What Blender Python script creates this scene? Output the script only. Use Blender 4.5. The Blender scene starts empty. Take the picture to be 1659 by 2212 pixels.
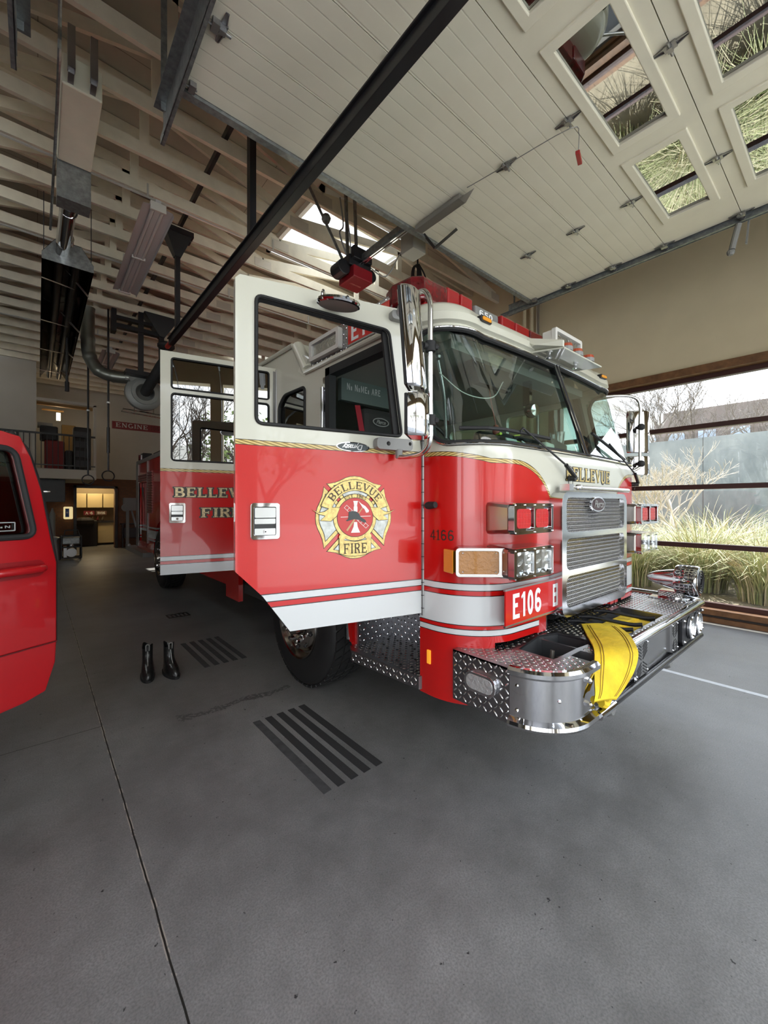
import bpy, bmesh, math, random
from mathutils import Vector, Matrix
from mathutils.geometry import tessellate_polygon
sc = bpy.context.scene
PI = math.pi
random.seed(6)
# ---------------------------------------------------------------- camera, light, exposure
cam_d = bpy.data.cameras.new('camera'); cam = bpy.data.objects.new('camera', cam_d); sc.collection.objects.link(cam); sc.camera = cam
cam_d.sensor_fit = 'VERTICAL'; cam_d.sensor_height = 36.0; cam_d.lens = 883 / 2212 * 36
cam_d.shift_y = -14 / 2212; cam_d.clip_start = .05; cam_d.clip_end = 400
cam.location = (0, 0, 1.5); cam.rotation_euler = (PI / 2, 0, -math.radians(40.3))
sc.view_settings.view_transform = 'Standard'; sc.view_settings.look = 'None'
sc.view_settings.gamma = 1.0; sc.view_settings.exposure = 1.0; sc.view_settings.use_curve_mapping = False
try:
    sc.cycles.use_denoising = True; sc.cycles.denoiser = 'OPENIMAGEDENOISE'
    sc.cycles.max_bounces = 9; sc.cycles.diffuse_bounces = 5; sc.cycles.glossy_bounces = 4
    sc.cycles.transmission_bounces = 4; sc.cycles.transparent_max_bounces = 14
    sc.cycles.sample_clamp_indirect = 6.0; sc.cycles.caustics_reflective = False; sc.cycles.caustics_refractive = False
except Exception: pass
W = bpy.data.worlds.new('sky'); sc.world = W; W.use_nodes = True
nt = W.node_tree; bg = nt.nodes['Background']
tc = nt.nodes.new('ShaderNodeTexCoord'); sp = nt.nodes.new('ShaderNodeSeparateXYZ'); nt.links.new(tc.outputs['Generated'], sp.inputs[0])
cr = nt.nodes.new('ShaderNodeValToRGB'); nt.links.new(sp.outputs[2], cr.inputs[0])
cr.color_ramp.elements[0].position = 0.0; cr.color_ramp.elements[0].color = (.96, .97, 1, 1)
cr.color_ramp.elements[1].position = .75; cr.color_ramp.elements[1].color = (.50, .66, .92, 1)
nz = nt.nodes.new('ShaderNodeTexNoise'); nz.inputs['Scale'].default_value = 3.2; nz.inputs['Detail'].default_value = 6
mp = nt.nodes.new('ShaderNodeMapping'); mp.inputs['Scale'].default_value = (1, 1, 2.4); nt.links.new(tc.outputs['Generated'], mp.inputs[0]); nt.links.new(mp.outputs[0], nz.inputs['Vector'])
r2 = nt.nodes.new('ShaderNodeValToRGB'); nt.links.new(nz.outputs[0], r2.inputs[0]); r2.color_ramp.elements[0].position = .42; r2.color_ramp.elements[1].position = .6
mx = nt.nodes.new('ShaderNodeMixRGB'); nt.links.new(r2.outputs[0], mx.inputs[0]); nt.links.new(cr.outputs[0], mx.inputs[1]); mx.inputs[2].default_value = (1, 1, .99, 1)
nt.links.new(mx.outputs[0], bg.inputs[0]); bg.inputs[1].default_value = 2.6
def lamp(name, kind, loc, rot, energy, **kw):
    l = bpy.data.lights.new(name, kind); l.energy = energy
    for k, v in kw.items(): setattr(l, k, v)
    o = bpy.data.objects.new(name, l); sc.collection.objects.link(o); o.location = loc; o.rotation_euler = rot; return o
sun_dir = Vector((-.36, -.20, -.91)).normalized()
s = lamp('sun', 'SUN', (3, 20, 20), (0, 0, 0), 7.5, angle=.009, color=(1, .96, .88)); s.rotation_euler = sun_dir.to_track_quat('-Z', 'Y').to_euler()
lamp_list = []
def portal(name, loc, rot, sx, sy):
    o = lamp(name, 'AREA', loc, rot, 1, shape='RECTANGLE', size=sx, size_y=sy); o.data.cycles.is_portal = True
portal('sky_portal_bay', (2.9, -1.75, 2.05), (PI / 2, 0, 0), 4.4, 4.1)
portal('sky_portal_left_bay', (-2.55, -1.75, 2.05), (PI / 2, 0, 0), 4.4, 4.1)
portal('sky_portal_far_bay', (-8.0, -1.75, 2.05), (PI / 2, 0, 0), 4.4, 4.1)
portal('sky_portal_window', (6.85, .95, 1.75), (0, PI / 2, 0), 3.2, 5.0)
for k_, (x_, y_) in enumerate(((4.0, 5.85), (5.2, 11.6), (-2.0, 5.85), (-2.0, 14.35), (-8.0, 5.85))): portal('sky_portal_skylight', (x_, y_, 6.42 - .04 * x_), (0, 0, 0), 1.8, 1.7)  # left-bay portals sit at the added fill skylights
# ---------------------------------------------------------------- node maths
class E:
    def __init__(s, nt, v): s.nt = nt; s.v = v
    def _m(s, op, *a):
        n = s.nt.nodes.new('ShaderNodeMath'); n.operation = op
        for i, x in enumerate((s,) + a):
            x = x.v if isinstance(x, E) else x
            if isinstance(x, (int, float)): n.inputs[i].default_value = x
            else: s.nt.links.new(x, n.inputs[i])
        return E(s.nt, n.outputs[0])
    def __add__(s, o): return s._m('ADD', o)
    def __sub__(s, o): return s._m('SUBTRACT', o)
    def __mul__(s, o): return s._m('MULTIPLY', o)
    def __truediv__(s, o): return s._m('DIVIDE', o)
    def __gt__(s, o): return s._m('GREATER_THAN', o)
    def __lt__(s, o): return s._m('LESS_THAN', o)
    def abs(s): return s._m('ABSOLUTE')
    def max(s, o): return s._m('MAXIMUM', o)
    def min(s, o): return s._m('MINIMUM', o)
    def sqrt(s): return s._m('SQRT')
    def sin(s): return s._m('SINE')
    def fract(s): return s._m('FRACT')
def newmat(name):
    m = bpy.data.materials.new(name); m.use_nodes = True; return m, m.node_tree, m.node_tree.nodes['Principled BSDF']
def xyz(nt):
    t = nt.nodes.new('ShaderNodeTexCoord'); s = nt.nodes.new('ShaderNodeSeparateXYZ'); nt.links.new(t.outputs['Object'], s.inputs[0])
    return [E(nt, s.outputs[i]) for i in range(3)]
def mixc(nt, f, a, b):
    n = nt.nodes.new('ShaderNodeMixRGB')
    for i, x in enumerate((f, a, b)):
        if isinstance(x, E): x = x.v
        if isinstance(x, tuple): n.inputs[i].default_value = x + (1,) if len(x) == 3 else x
        elif isinstance(x, (int, float)): n.inputs[i].default_value = x
        else: nt.links.new(x, n.inputs[i])
    return n.outputs[0]
def noise(nt, scale, detail=4, mapscale=None, rough=.55):
    t = nt.nodes.new('ShaderNodeTexCoord'); n = nt.nodes.new('ShaderNodeTexNoise'); n.inputs['Scale'].default_value = scale
    n.inputs['Detail'].default_value = detail; n.inputs['Roughness'].default_value = rough
    if mapscale:
        m = nt.nodes.new('ShaderNodeMapping'); m.inputs['Scale'].default_value = mapscale; nt.links.new(t.outputs['Object'], m.inputs[0]); nt.links.new(m.outputs[0], n.inputs['Vector'])
    else: nt.links.new(t.outputs['Object'], n.inputs['Vector'])
    return E(nt, n.outputs[0])
def ramp(nt, e, p0, c0, p1, c1):
    r = nt.nodes.new('ShaderNodeValToRGB'); nt.links.new(e.v, r.inputs[0])
    r.color_ramp.elements[0].position = p0; r.color_ramp.elements[0].color = c0 + (1,)
    r.color_ramp.elements[1].position = p1; r.color_ramp.elements[1].color = c1 + (1,); return r.outputs[0]
def bump(nt, b, h, dist, strength=1):
    n = nt.nodes.new('ShaderNodeBump'); n.inputs['Distance'].default_value = dist; n.inputs['Strength'].default_value = strength
    nt.links.new(h.v if isinstance(h, E) else h, n.inputs['Height']); nt.links.new(n.outputs[0], b.inputs['Normal'])
MC = {}
def M(name, col=(.5, .5, .5), rough=.5, metal=0, vary=0, vs=8, bd=0, bs=60, coat=0, emit=None, es=0, alpha=1, spec=.5):
    if name in MC: return MC[name]
    m, nt, b = newmat(name); b.inputs['Base Color'].default_value = col + (1,); b.inputs['Roughness'].default_value = rough; b.inputs['Metallic'].default_value = metal
    b.inputs['Specular IOR Level'].default_value = spec
    if coat: b.inputs['Coat Weight'].default_value = coat; b.inputs['Coat Roughness'].default_value = .04
    if vary:
        n = noise(nt, vs); nt.links.new(ramp(nt, n, .3, tuple(c * (1 - vary) for c in col), .7, tuple(min(1, c * (1 + vary)) for c in col)), b.inputs['Base Color'])
    if bd: bump(nt, b, noise(nt, bs), bd)
    if emit: b.inputs['Emission Color'].default_value = emit + (1,); b.inputs['Emission Strength'].default_value = es
    MC[name] = m; return m
def glassmat(name, tint, refl=.08, rough=.0, maxr=.85):
    m, nt, b = newmat(name); nt.nodes.remove(b); out = nt.nodes['Material Output']
    tr = nt.nodes.new('ShaderNodeBsdfTransparent'); tr.inputs[0].default_value = tint + (1,)
    gl = nt.nodes.new('ShaderNodeBsdfGlossy'); gl.inputs['Roughness'].default_value = rough; gl.inputs[0].default_value = (.95, .97, .96, 1)
    lw = nt.nodes.new('ShaderNodeLayerWeight'); lw.inputs[0].default_value = .5
    f = (E(nt, lw.outputs['Facing'])); f = f * f * f * (maxr - refl) + refl
    mxs = nt.nodes.new('ShaderNodeMixShader'); nt.links.new(f.v, mxs.inputs[0]); nt.links.new(tr.outputs[0], mxs.inputs[1]); nt.links.new(gl.outputs[0], mxs.inputs[2])
    nt.links.new(mxs.outputs[0], out.inputs[0]); MC[name] = m; return m
clear = glassmat('clear_window_glass', (.95, .96, .96), .04)
wind = glassmat('windshield_glass', (.72, .85, .80), .09)
tint = glassmat('dark_tinted_glass', (.05, .06, .055), .30, maxr=.9)
doorgl = glassmat('overhead_door_glass', (.32, .36, .33), .38, maxr=.95)
chrome = M('chrome', (.70, .70, .71), .045, 1)
alu = M('brushed_aluminium', (.62, .62, .63), .28, 1)
diamond = [M('diamond_plate_metal', (.34, .34, .35), .30, 1, bd=.0004, bs=30), M('diamond_plate_tread', (.86, .86, .86), .16, 1)]
galv = M('galvanised_steel', (.30, .32, .32), .42, .8, vary=.25, vs=25)
steel = M('dull_steel', (.35, .35, .35), .35, .9)
black = M('black_plastic', (.012, .012, .013), .4)
rubber = M('black_rubber', (.012, .012, .012), .72, bd=.0006, bs=80)
blackp = M('black_painted_steel', (.014, .014, .016), .38, vary=.2, vs=5)
cream = M('cream_paint', (.60, .595, .50), .28, coat=.6)
redp = M('red_paint', (.56, .010, .010), .25, coat=.7)
white = M('white_vinyl', (.80, .82, .82), .35)
redl = M('red_lens', (.48, .003, .006), .22, coat=.25, bd=.002, bs=110)
redd = M('dark_red_lens', (.11, .003, .006), .10, coat=.8, bd=.0015, bs=70, vary=.5, vs=18)
amber = M('amber_lens', (.80, .32, .02), .12, coat=.6, bd=.0025, bs=90)
amberlit = M('lit_amber_lens', (.9, .4, .03), .3, emit=(1, .36, .03), es=.22)
clearl = M('clear_lens_reflector', (.78, .80, .80), .07, 1, bd=.006, bs=42)
gold = M('gold_leaf', (.62, .47, .17), .30, .35, vary=.3, vs=60)
goldd = M('dark_gold_leaf', (.32, .22, .07), .35, .35, vary=.3, vs=50)
silverl = M('silver_leaf', (.42, .44, .42), .25, .4, vary=.25, vs=30)
inkb = M('black_vinyl', (.02, .018, .012), .4)
wood = M('stained_wood', (.16, .075, .03), .45, vary=.3, vs=12)
brown = M('dark_brown_window_frame', (.05, .018, .015), .4)
yellow = M('yellow_hose_fabric', (.78, .54, .02), .8, vary=.22, vs=8, bd=.006, bs=26)
grey = M('grey_cast_metal', (.24, .24, .23), .5, .2, bd=.0004, bs=120)
liner = M('grey_green_cab_liner', (.10, .13, .12), .7)
darkint = M('charcoal_cab_trim', (.018, .019, .02), .65)
tan = M('tan_wall_paint', (.66, .57, .38), .8, vary=.03, vs=3)
offw = M('white_wall_paint', (.50, .47, .41), .8, vary=.04, vs=2)
truss = M('cream_painted_timber', (.74, .68, .54), .7, vary=.08, vs=6, bd=.001, bs=20)
# deck with panel joints
deckm, nt, b = newmat('painted_roof_sheathing'); X_, Y_, Z_ = xyz(nt)
ln = ((Y_ / 1.22).fract() < .006).max((X_ / 2.44).fract() < .003); n = noise(nt, 2.2)
nt.links.new(mixc(nt, ln, ramp(nt, n, .3, (.37, .345, .28), .7, (.44, .41, .33)), (.16, .15, .12)), b.inputs['Base Color']); b.inputs['Roughness'].default_value = .85
# concrete
conc, nt, b = newmat('sealed_concrete'); X_, Y_, Z_ = xyz(nt)
n1 = noise(nt, .9, 6); n2 = noise(nt, 7, 8, None, .7); n3 = noise(nt, 140, 2); n4 = noise(nt, 1.7, 5, (1, .35, 1))
c1 = ramp(nt, n1 * .5 + n2 * .3 + n4 * .2, .40, (.145, .144, .138), .62, (.265, .262, .255))
c2 = mixc(nt, ((n3 - .38).max(0) * 1.5).min(.6), c1, (.075, .075, .073)); n5 = noise(nt, 34, 3)
c3 = mixc(nt, ((n5 - .70) * 30).max(0).min(1), c2, (.03, .03, .03))
gx = ((X_ - .335 - (noise(nt, 5, 3) - .5) * .010).abs() < .0055).max(((X_ - .335).abs() < .004)); gy = ((Y_ - 3.36).abs() < .003) * (X_ < .335); gy = gy.max(((X_ + 5.2).abs() < .006))
sc_ = (((Y_ - 3.12 + (X_ - .85) * .05 + (noise(nt, 6, 4) - .5) * .16).abs() < .035) * (X_ > .75) * (X_ < 1.6) * (noise(nt, 40, 3) > .47)); c3 = mixc(nt, sc_ * .6, c3, (.03, .03, .03))
sm_ = ((noise(nt, .55, 3) - .52) * 5).max(0).min(1); c3 = mixc(nt, sm_ * .35, c3, (.10, .10, .095))
dj = (X_ - .335 - (noise(nt, 5, 3) - .5) * .010).abs(); core = (dj < .0032).max(gy); edge = (dj < .0075) * (noise(nt, 11, 5) > .50)
c4 = mixc(nt, edge, c3, (.33, .30, .26)); c4 = mixc(nt, core, c4, (.018, .018, .016))
nt.links.new(c4, b.inputs['Base Color']); nt.links.new((n2 * .25 + .28).v, b.inputs['Roughness']); bump(nt, b, n3 * .4 + n2, .0012); b.inputs['Specular IOR Level'].default_value = .35
outc = M('outdoor_concrete', (.42, .43, .43), .85, vary=.15, vs=1.2)
m_, nt, b = newmat('board_formed_concrete'); nn = noise(nt, 1.1, 8, (1, 1, .5), .65); X_, Y_, Z_ = xyz(nt)
jl = ((Y_ / 2.9).fract() < .006)
nt.links.new(mixc(nt, jl, ramp(nt, nn, .32, (.14, .165, .18), .7, (.33, .36, .37)), (.07, .07, .07)), b.inputs['Base Color']); b.inputs['Roughness'].default_value = .85; MC['cwall'] = m_
# overhead door skin: fine lengthwise ribs
ribm, nt, b = newmat('ribbed_cream_door_skin'); X_, Y_, Z_ = xyz(nt)
rb = ((Y_ / .104).fract() - .5).abs(); n = noise(nt, 3)
nt.links.new(mixc(nt, rb > .482, ramp(nt, n, .3, (.72, .68, .55), .7, (.77, .73, .60)), (.63, .60, .49)), b.inputs['Base Color']); bump(nt, b, ((rb - .44).max(0) * -8) , .002); b.inputs['Roughness'].default_value = .45
doorskin = M('plain_cream_door_skin', (.75, .71, .57), .45, vary=.05, vs=3)
brick, nt, b = newmat('brown_brick'); t = nt.nodes.new('ShaderNodeTexCoord'); bt = nt.nodes.new('ShaderNodeTexBrick')
mpp = nt.nodes.new('ShaderNodeMapping'); mpp.inputs['Rotation'].default_value = (PI / 2, 0, 0); nt.links.new(t.outputs['Object'], mpp.inputs[0]); nt.links.new(mpp.outputs[0], bt.inputs[0])
bt.inputs['Scale'].default_value = 4; bt.inputs['Color1'].default_value = (.18, .075, .035, 1); bt.inputs['Color2'].default_value = (.13, .055, .028, 1); bt.inputs['Mortar'].default_value = (.09, .06, .045, 1)
nt.links.new(bt.outputs[0], b.inputs['Base Color']); b.inputs['Roughness'].default_value = .85
# fire engine paint: cream above, red below, gold braid and stripes
TX = 2.905
def truckpaint(name, front):
    m, nt, b = newmat(name); x, y, z = xyz(nt)
    if front:
        dx = (x - TX).abs()
        t = ((dx * -1 + .86) / .40).max(0).min(1)
        zb = ((t * t * -1 + 1).sqrt() * -1 + 1) * -.36 + 1.745
        zb = zb + ((dx - 1.02) / .17).max(0).min(1) * .05
    else: zb = z * 0 + (1.80 if front is not None else 9)
    d = z - zb; cut = (x * 0 + 1)
    redc, creamc, wh, bk, gd, gd2 = (.52, .006, .005), (.60, .595, .50), (.62, .64, .64), (.02, .01, .01), (.66, .50, .18), (.25, .16, .04)
    c = mixc(nt, d > 0, redc, creamc)
    br = ((x * 5 + y * 6 + z * 14) * 34).sin() > .1
    c = mixc(nt, d.abs() < .0135, c, bk); c = mixc(nt, d.abs() < .0105, c, mixc(nt, br, gd, gd2))
    for a, bb in ((1.036, 1.068), (.845, 1.003), (.790, .818)):
        mid, h = (a + bb) / 2, (bb - a) / 2
        c = mixc(nt, (z - mid).abs() < h + .0045, c, bk); c = mixc(nt, (z - mid).abs() < h, c, wh)
    nt.links.new(c, b.inputs['Base Color']); b.inputs['Roughness'].default_value = .24; b.inputs['Coat Weight'].default_value = .6; b.inputs['Coat Roughness'].default_value = .03
    return m
paintf = truckpaint('fire_engine_paint_front', True); paints = truckpaint('fire_engine_paint_side', False); paintb = truckpaint('fire_engine_paint_body', None)
# ---------------------------------------------------------------- mesh building
def inv(p): return Matrix.Translation(-Vector(p))
class MB:
    def __init__(s, T=None): s.bm = bmesh.new(); s.T = T
    def v(s, p):
        p = Vector(p)
        return s.bm.verts.new(s.T @ p if s.T else p)
    def f(s, vs, mi=0):
        try: f = s.bm.faces.new(vs); f.material_index = mi; return f
        except ValueError: return None
    def poly(s, pts, mi=0): return s.f([s.v(p) for p in pts], mi)
    def hexa(s, p, mi=0):
        v = [s.v(q) for q in p]
        for q in ((0, 3, 2, 1), (4, 5, 6, 7), (0, 1, 5, 4), (1, 2, 6, 5), (2, 3, 7, 6), (3, 0, 4, 7)): s.f([v[i] for i in q], mi)
    def box(s, a, b, mi=0):
        x0, y0, z0 = a; x1, y1, z1 = b
        s.hexa([(x0, y0, z0), (x1, y0, z0), (x1, y1, z0), (x0, y1, z0), (x0, y0, z1), (x1, y0, z1), (x1, y1, z1), (x0, y1, z1)], mi)
    def beam(s, p, q, w, h, up=(0, 0, 1), mi=0):
        p, q = Vector(p), Vector(q); d = (q - p).normalized(); u = Vector(up)
        sd = d.cross(u)
        if sd.length < 1e-4: sd = d.cross(Vector((1, 0, 0)))
        sd.normalize(); u = sd.cross(d).normalized(); a = sd * w / 2; c = u * h / 2
        s.hexa([p - a - c, p + a - c, q + a - c, q - a - c, p - a + c, p + a + c, q + a + c, q - a + c], mi)
    def ring(s, c, d, r, n, up=None, r2=None):
        d = Vector(d).normalized(); a = up or (Vector((0, 0, 1)) if abs(d.z) < .9 else Vector((1, 0, 0)))
        a = (a - d * a.dot(d)).normalized(); b = d.cross(a); r2 = r2 or r
        return [s.v(Vector(c) + a * math.cos(2 * PI * i / n) * r + b * math.sin(2 * PI * i / n) * r2) for i in range(n)]
    def skin(s, rings, caps=True, mi=0):
        for A, B in zip(rings, rings[1:]):
            n = len(A)
            for i in range(n): s.f([A[i], A[(i + 1) % n], B[(i + 1) % n], B[i]], mi)
        if caps: s.f(rings[0][::-1], mi); s.f(rings[-1], mi)
    def cyl(s, p, q, r, r2=None, n=16, mi=0, caps=True):
        p, q = Vector(p), Vector(q); d = q - p
        s.skin([s.ring(p, d, r, n), s.ring(q, d, r if r2 is None else r2, n)], caps, mi)
    def tube(s, pts, r, n=8, mi=0, smoothn=0, ends=True):
        pts = [Vector(p) for p in pts]
        if smoothn: pts = crom(pts, smoothn)
        rs = r if isinstance(r, list) else [r] * len(pts)
        if len(rs) != len(pts): rs = [rs[min(len(rs) - 1, int(i * len(rs) / len(pts)))] for i in range(len(pts))]
        rings = []; up = None
        for i, p in enumerate(pts):
            d = (pts[min(i + 1, len(pts) - 1)] - pts[max(i - 1, 0)]).normalized()
            if up is None: up = Vector((0, 0, 1)) if abs(d.z) < .9 else Vector((1, 0, 0))
            up = (up - d * up.dot(d)).normalized(); rings.append(s.ring(p, d, rs[i], n, up))
        s.skin(rings, ends, mi)
    def lathe(s, c, axis, prof, n=24, mi=0, caps=False):
        c = Vector(c); ax = Vector(axis).normalized()
        s.skin([s.ring(c + ax * h, ax, max(r, .0004), n) for r, h in prof], caps, mi)
    def sphere(s, c, r, n=12, sc3=(1, 1, 1), mi=0):
        c = Vector(c); rings = []
        for j in range(1, n // 2):
            a = PI * j / (n // 2); rings.append([s.v(c + Vector((math.sin(a) * math.cos(2 * PI * i / n) * r * sc3[0], math.sin(a) * math.sin(2 * PI * i / n) * r * sc3[1], math.cos(a) * r * sc3[2]))) for i in range(n)])
        s.skin(rings, True, mi)
    def plate(s, outer, holes, fr, t, mi=0, side=None):
        """outline with holes in a frame (O,U,V,N): front face at O, thickness t behind it"""
        O, U, V, N = fr; loops = [outer] + list(holes)
        flat = [p for l in loops for p in l]; tri = tessellate_polygon([[Vector((p[0], p[1], 0)) for p in l] for l in loops])
        A = [s.v(O + U * p[0] + V * p[1]) for p in flat]; B = [s.v(O + U * p[0] + V * p[1] - N * t) for p in flat]
        for a, b, c in tri: s.f([A[a], A[b], A[c]], mi); s.f([B[c], B[b], B[a]], mi)
        k = 0
        for l in loops:
            m = len(l)
            for i in range(m): s.f([A[k + i], A[k + (i + 1) % m], B[k + (i + 1) % m], B[k + i]], mi if side is None else side)
            k += m
    def build(s, name, mat, parent=None, smooth=False, bevel=0, tag=None, doubles=0):
        if doubles: bmesh.ops.remove_doubles(s.bm, verts=s.bm.verts, dist=doubles)
        bmesh.ops.recalc_face_normals(s.bm, faces=s.bm.faces)
        me = bpy.data.meshes.new(name); s.bm.to_mesh(me); s.bm.free()
        for m in (mat if isinstance(mat, (list, tuple)) else [mat]): me.materials.append(m)
        o = bpy.data.objects.new(name, me); sc.collection.objects.link(o)
        if smooth:
            for p in me.polygons: p.use_smooth = True
            try: me.set_sharp_from_angle(angle=math.radians(38))
            except Exception: pass
        if bevel:
            bv = o.modifiers.new('bevel', 'BEVEL'); bv.width = bevel; bv.segments = 2; bv.limit_method = 'ANGLE'; bv.angle_limit = math.radians(50)
        if parent is not None:
            o.parent = parent; o.matrix_parent_inverse = parent_inv(parent)
        if tag: put(o, *tag)
        return o
def wm(o):
    m = Matrix.Translation(o.location) @ o.rotation_euler.to_matrix().to_4x4()
    return wm(o.parent) @ o.matrix_parent_inverse @ m if o.parent else m
def parent_inv(p): return wm(p).inverted()
def put(o, label=None, cat=None, group=None, kind=None):
    if label: o['label'] = label
    if cat: o['category'] = cat
    if group: o['group'] = group
    if kind: o['kind'] = kind
    return o
def thing(name, label, cat, loc=(0, 0, 0), group=None):
    o = bpy.data.objects.new(name, None); sc.collection.objects.link(o); o.location = loc; o.empty_display_size = .1
    return put(o, label, cat, group)
def struct(name, mb, mat, **k):
    o = mb.build(name, mat, **k); o['kind'] = 'structure'; return o
def kids(o): return [c for c in sc.collection.objects if c.parent == o]
def dup(o, loc=None, rz=None, label=None, parent=None, scale=None):
    c = o.copy(); sc.collection.objects.link(c)
    if parent is not None: c.parent = parent
    if loc is not None: c.location = loc
    if rz is not None: c.rotation_euler = (0, 0, rz)
    if scale: c.scale = scale
    if label: c['label'] = label
    for ch in kids(o): dup(ch, parent=c)
    return c
def crom(P, n):
    P = [Vector(p) for p in P]; out = []
    Q = [P[0] * 2 - P[1]] + P + [P[-1] * 2 - P[-2]]
    for i in range(1, len(Q) - 2):
        a, b, c, d = Q[i - 1:i + 3]
        for k in range(n):
            t = k / n; out.append(.5 * ((2 * b) + (c - a) * t + (2 * a - 5 * b + 4 * c - d) * t * t + (-a + 3 * b - 3 * c + d) * t ** 3))
    out.append(P[-1]); return out
def rrect(x0, y0, x1, y1, r, n=4):
    o = []
    for cx, cy, a in ((x1 - r, y0 + r, -90), (x1 - r, y1 - r, 0), (x0 + r, y1 - r, 90), (x0 + r, y0 + r, 180)):
        for k in range(n + 1):
            t = math.radians(a + 90 * k / n); o.append((cx + r * math.cos(t), cy + r * math.sin(t)))
    return o
def rpoly(pts, r, n=4):
    o = []; m = len(pts)
    for i in range(m):
        p = Vector(pts[i]); a = (Vector(pts[i - 1]) - p).normalized(); b = (Vector(pts[(i + 1) % m]) - p).normalized()
        A = p + a * r; B = p + b * r
        for k in range(n + 1):
            t = k / n; q = A * (1 - t) ** 2 + p * 2 * t * (1 - t) + B * t * t; o.append((q.x, q.y))
    return o
V = Vector
FX = (V((0, 0, 0)), V((0, -1, 0)), V((0, 0, 1)), V((-1, 0, 0)))   # a panel seen from -X
def fr(O, U, Vv=None, N=None):
    U = V(U).normalized(); Vv = V(Vv or (0, 0, 1)).normalized(); N = V(N).normalized() if N else U.cross(Vv); return (V(O), U, Vv, N)
# ---------------------------------------------------------------- lettering, drawn stroke by stroke
def ribbon(pts, w, closed=False):
    n = len(pts); L = []; R = []; out = []
    ws = w if isinstance(w, list) else [w] * n
    for i in range(n):
        a = pts[i - 1] if (i or closed) else pts[i]; b = pts[(i + 1) % n] if (i < n - 1 or closed) else pts[i]
        dx, dy = b[0] - a[0], b[1] - a[1]; l = math.hypot(dx, dy) or 1; nx, ny = -dy / l * ws[i] / 2, dx / l * ws[i] / 2
        L.append((pts[i][0] + nx, pts[i][1] + ny)); R.append((pts[i][0] - nx, pts[i][1] - ny))
    for i in range(n if closed else n - 1):
        j = (i + 1) % n; out.append([L[i], R[i], R[j], L[j]])
    return out
def arc(cx, cy, rx, ry, a0, a1, n=10): return [(cx + rx * math.cos(math.radians(a0 + (a1 - a0) * i / n)), cy + ry * math.sin(math.radians(a0 + (a1 - a0) * i / n))) for i in range(n + 1)]
def R_(x0, y0, x1, y1): return [[(x0, y0), (x1, y0), (x1, y1), (x0, y1)]]
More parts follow.
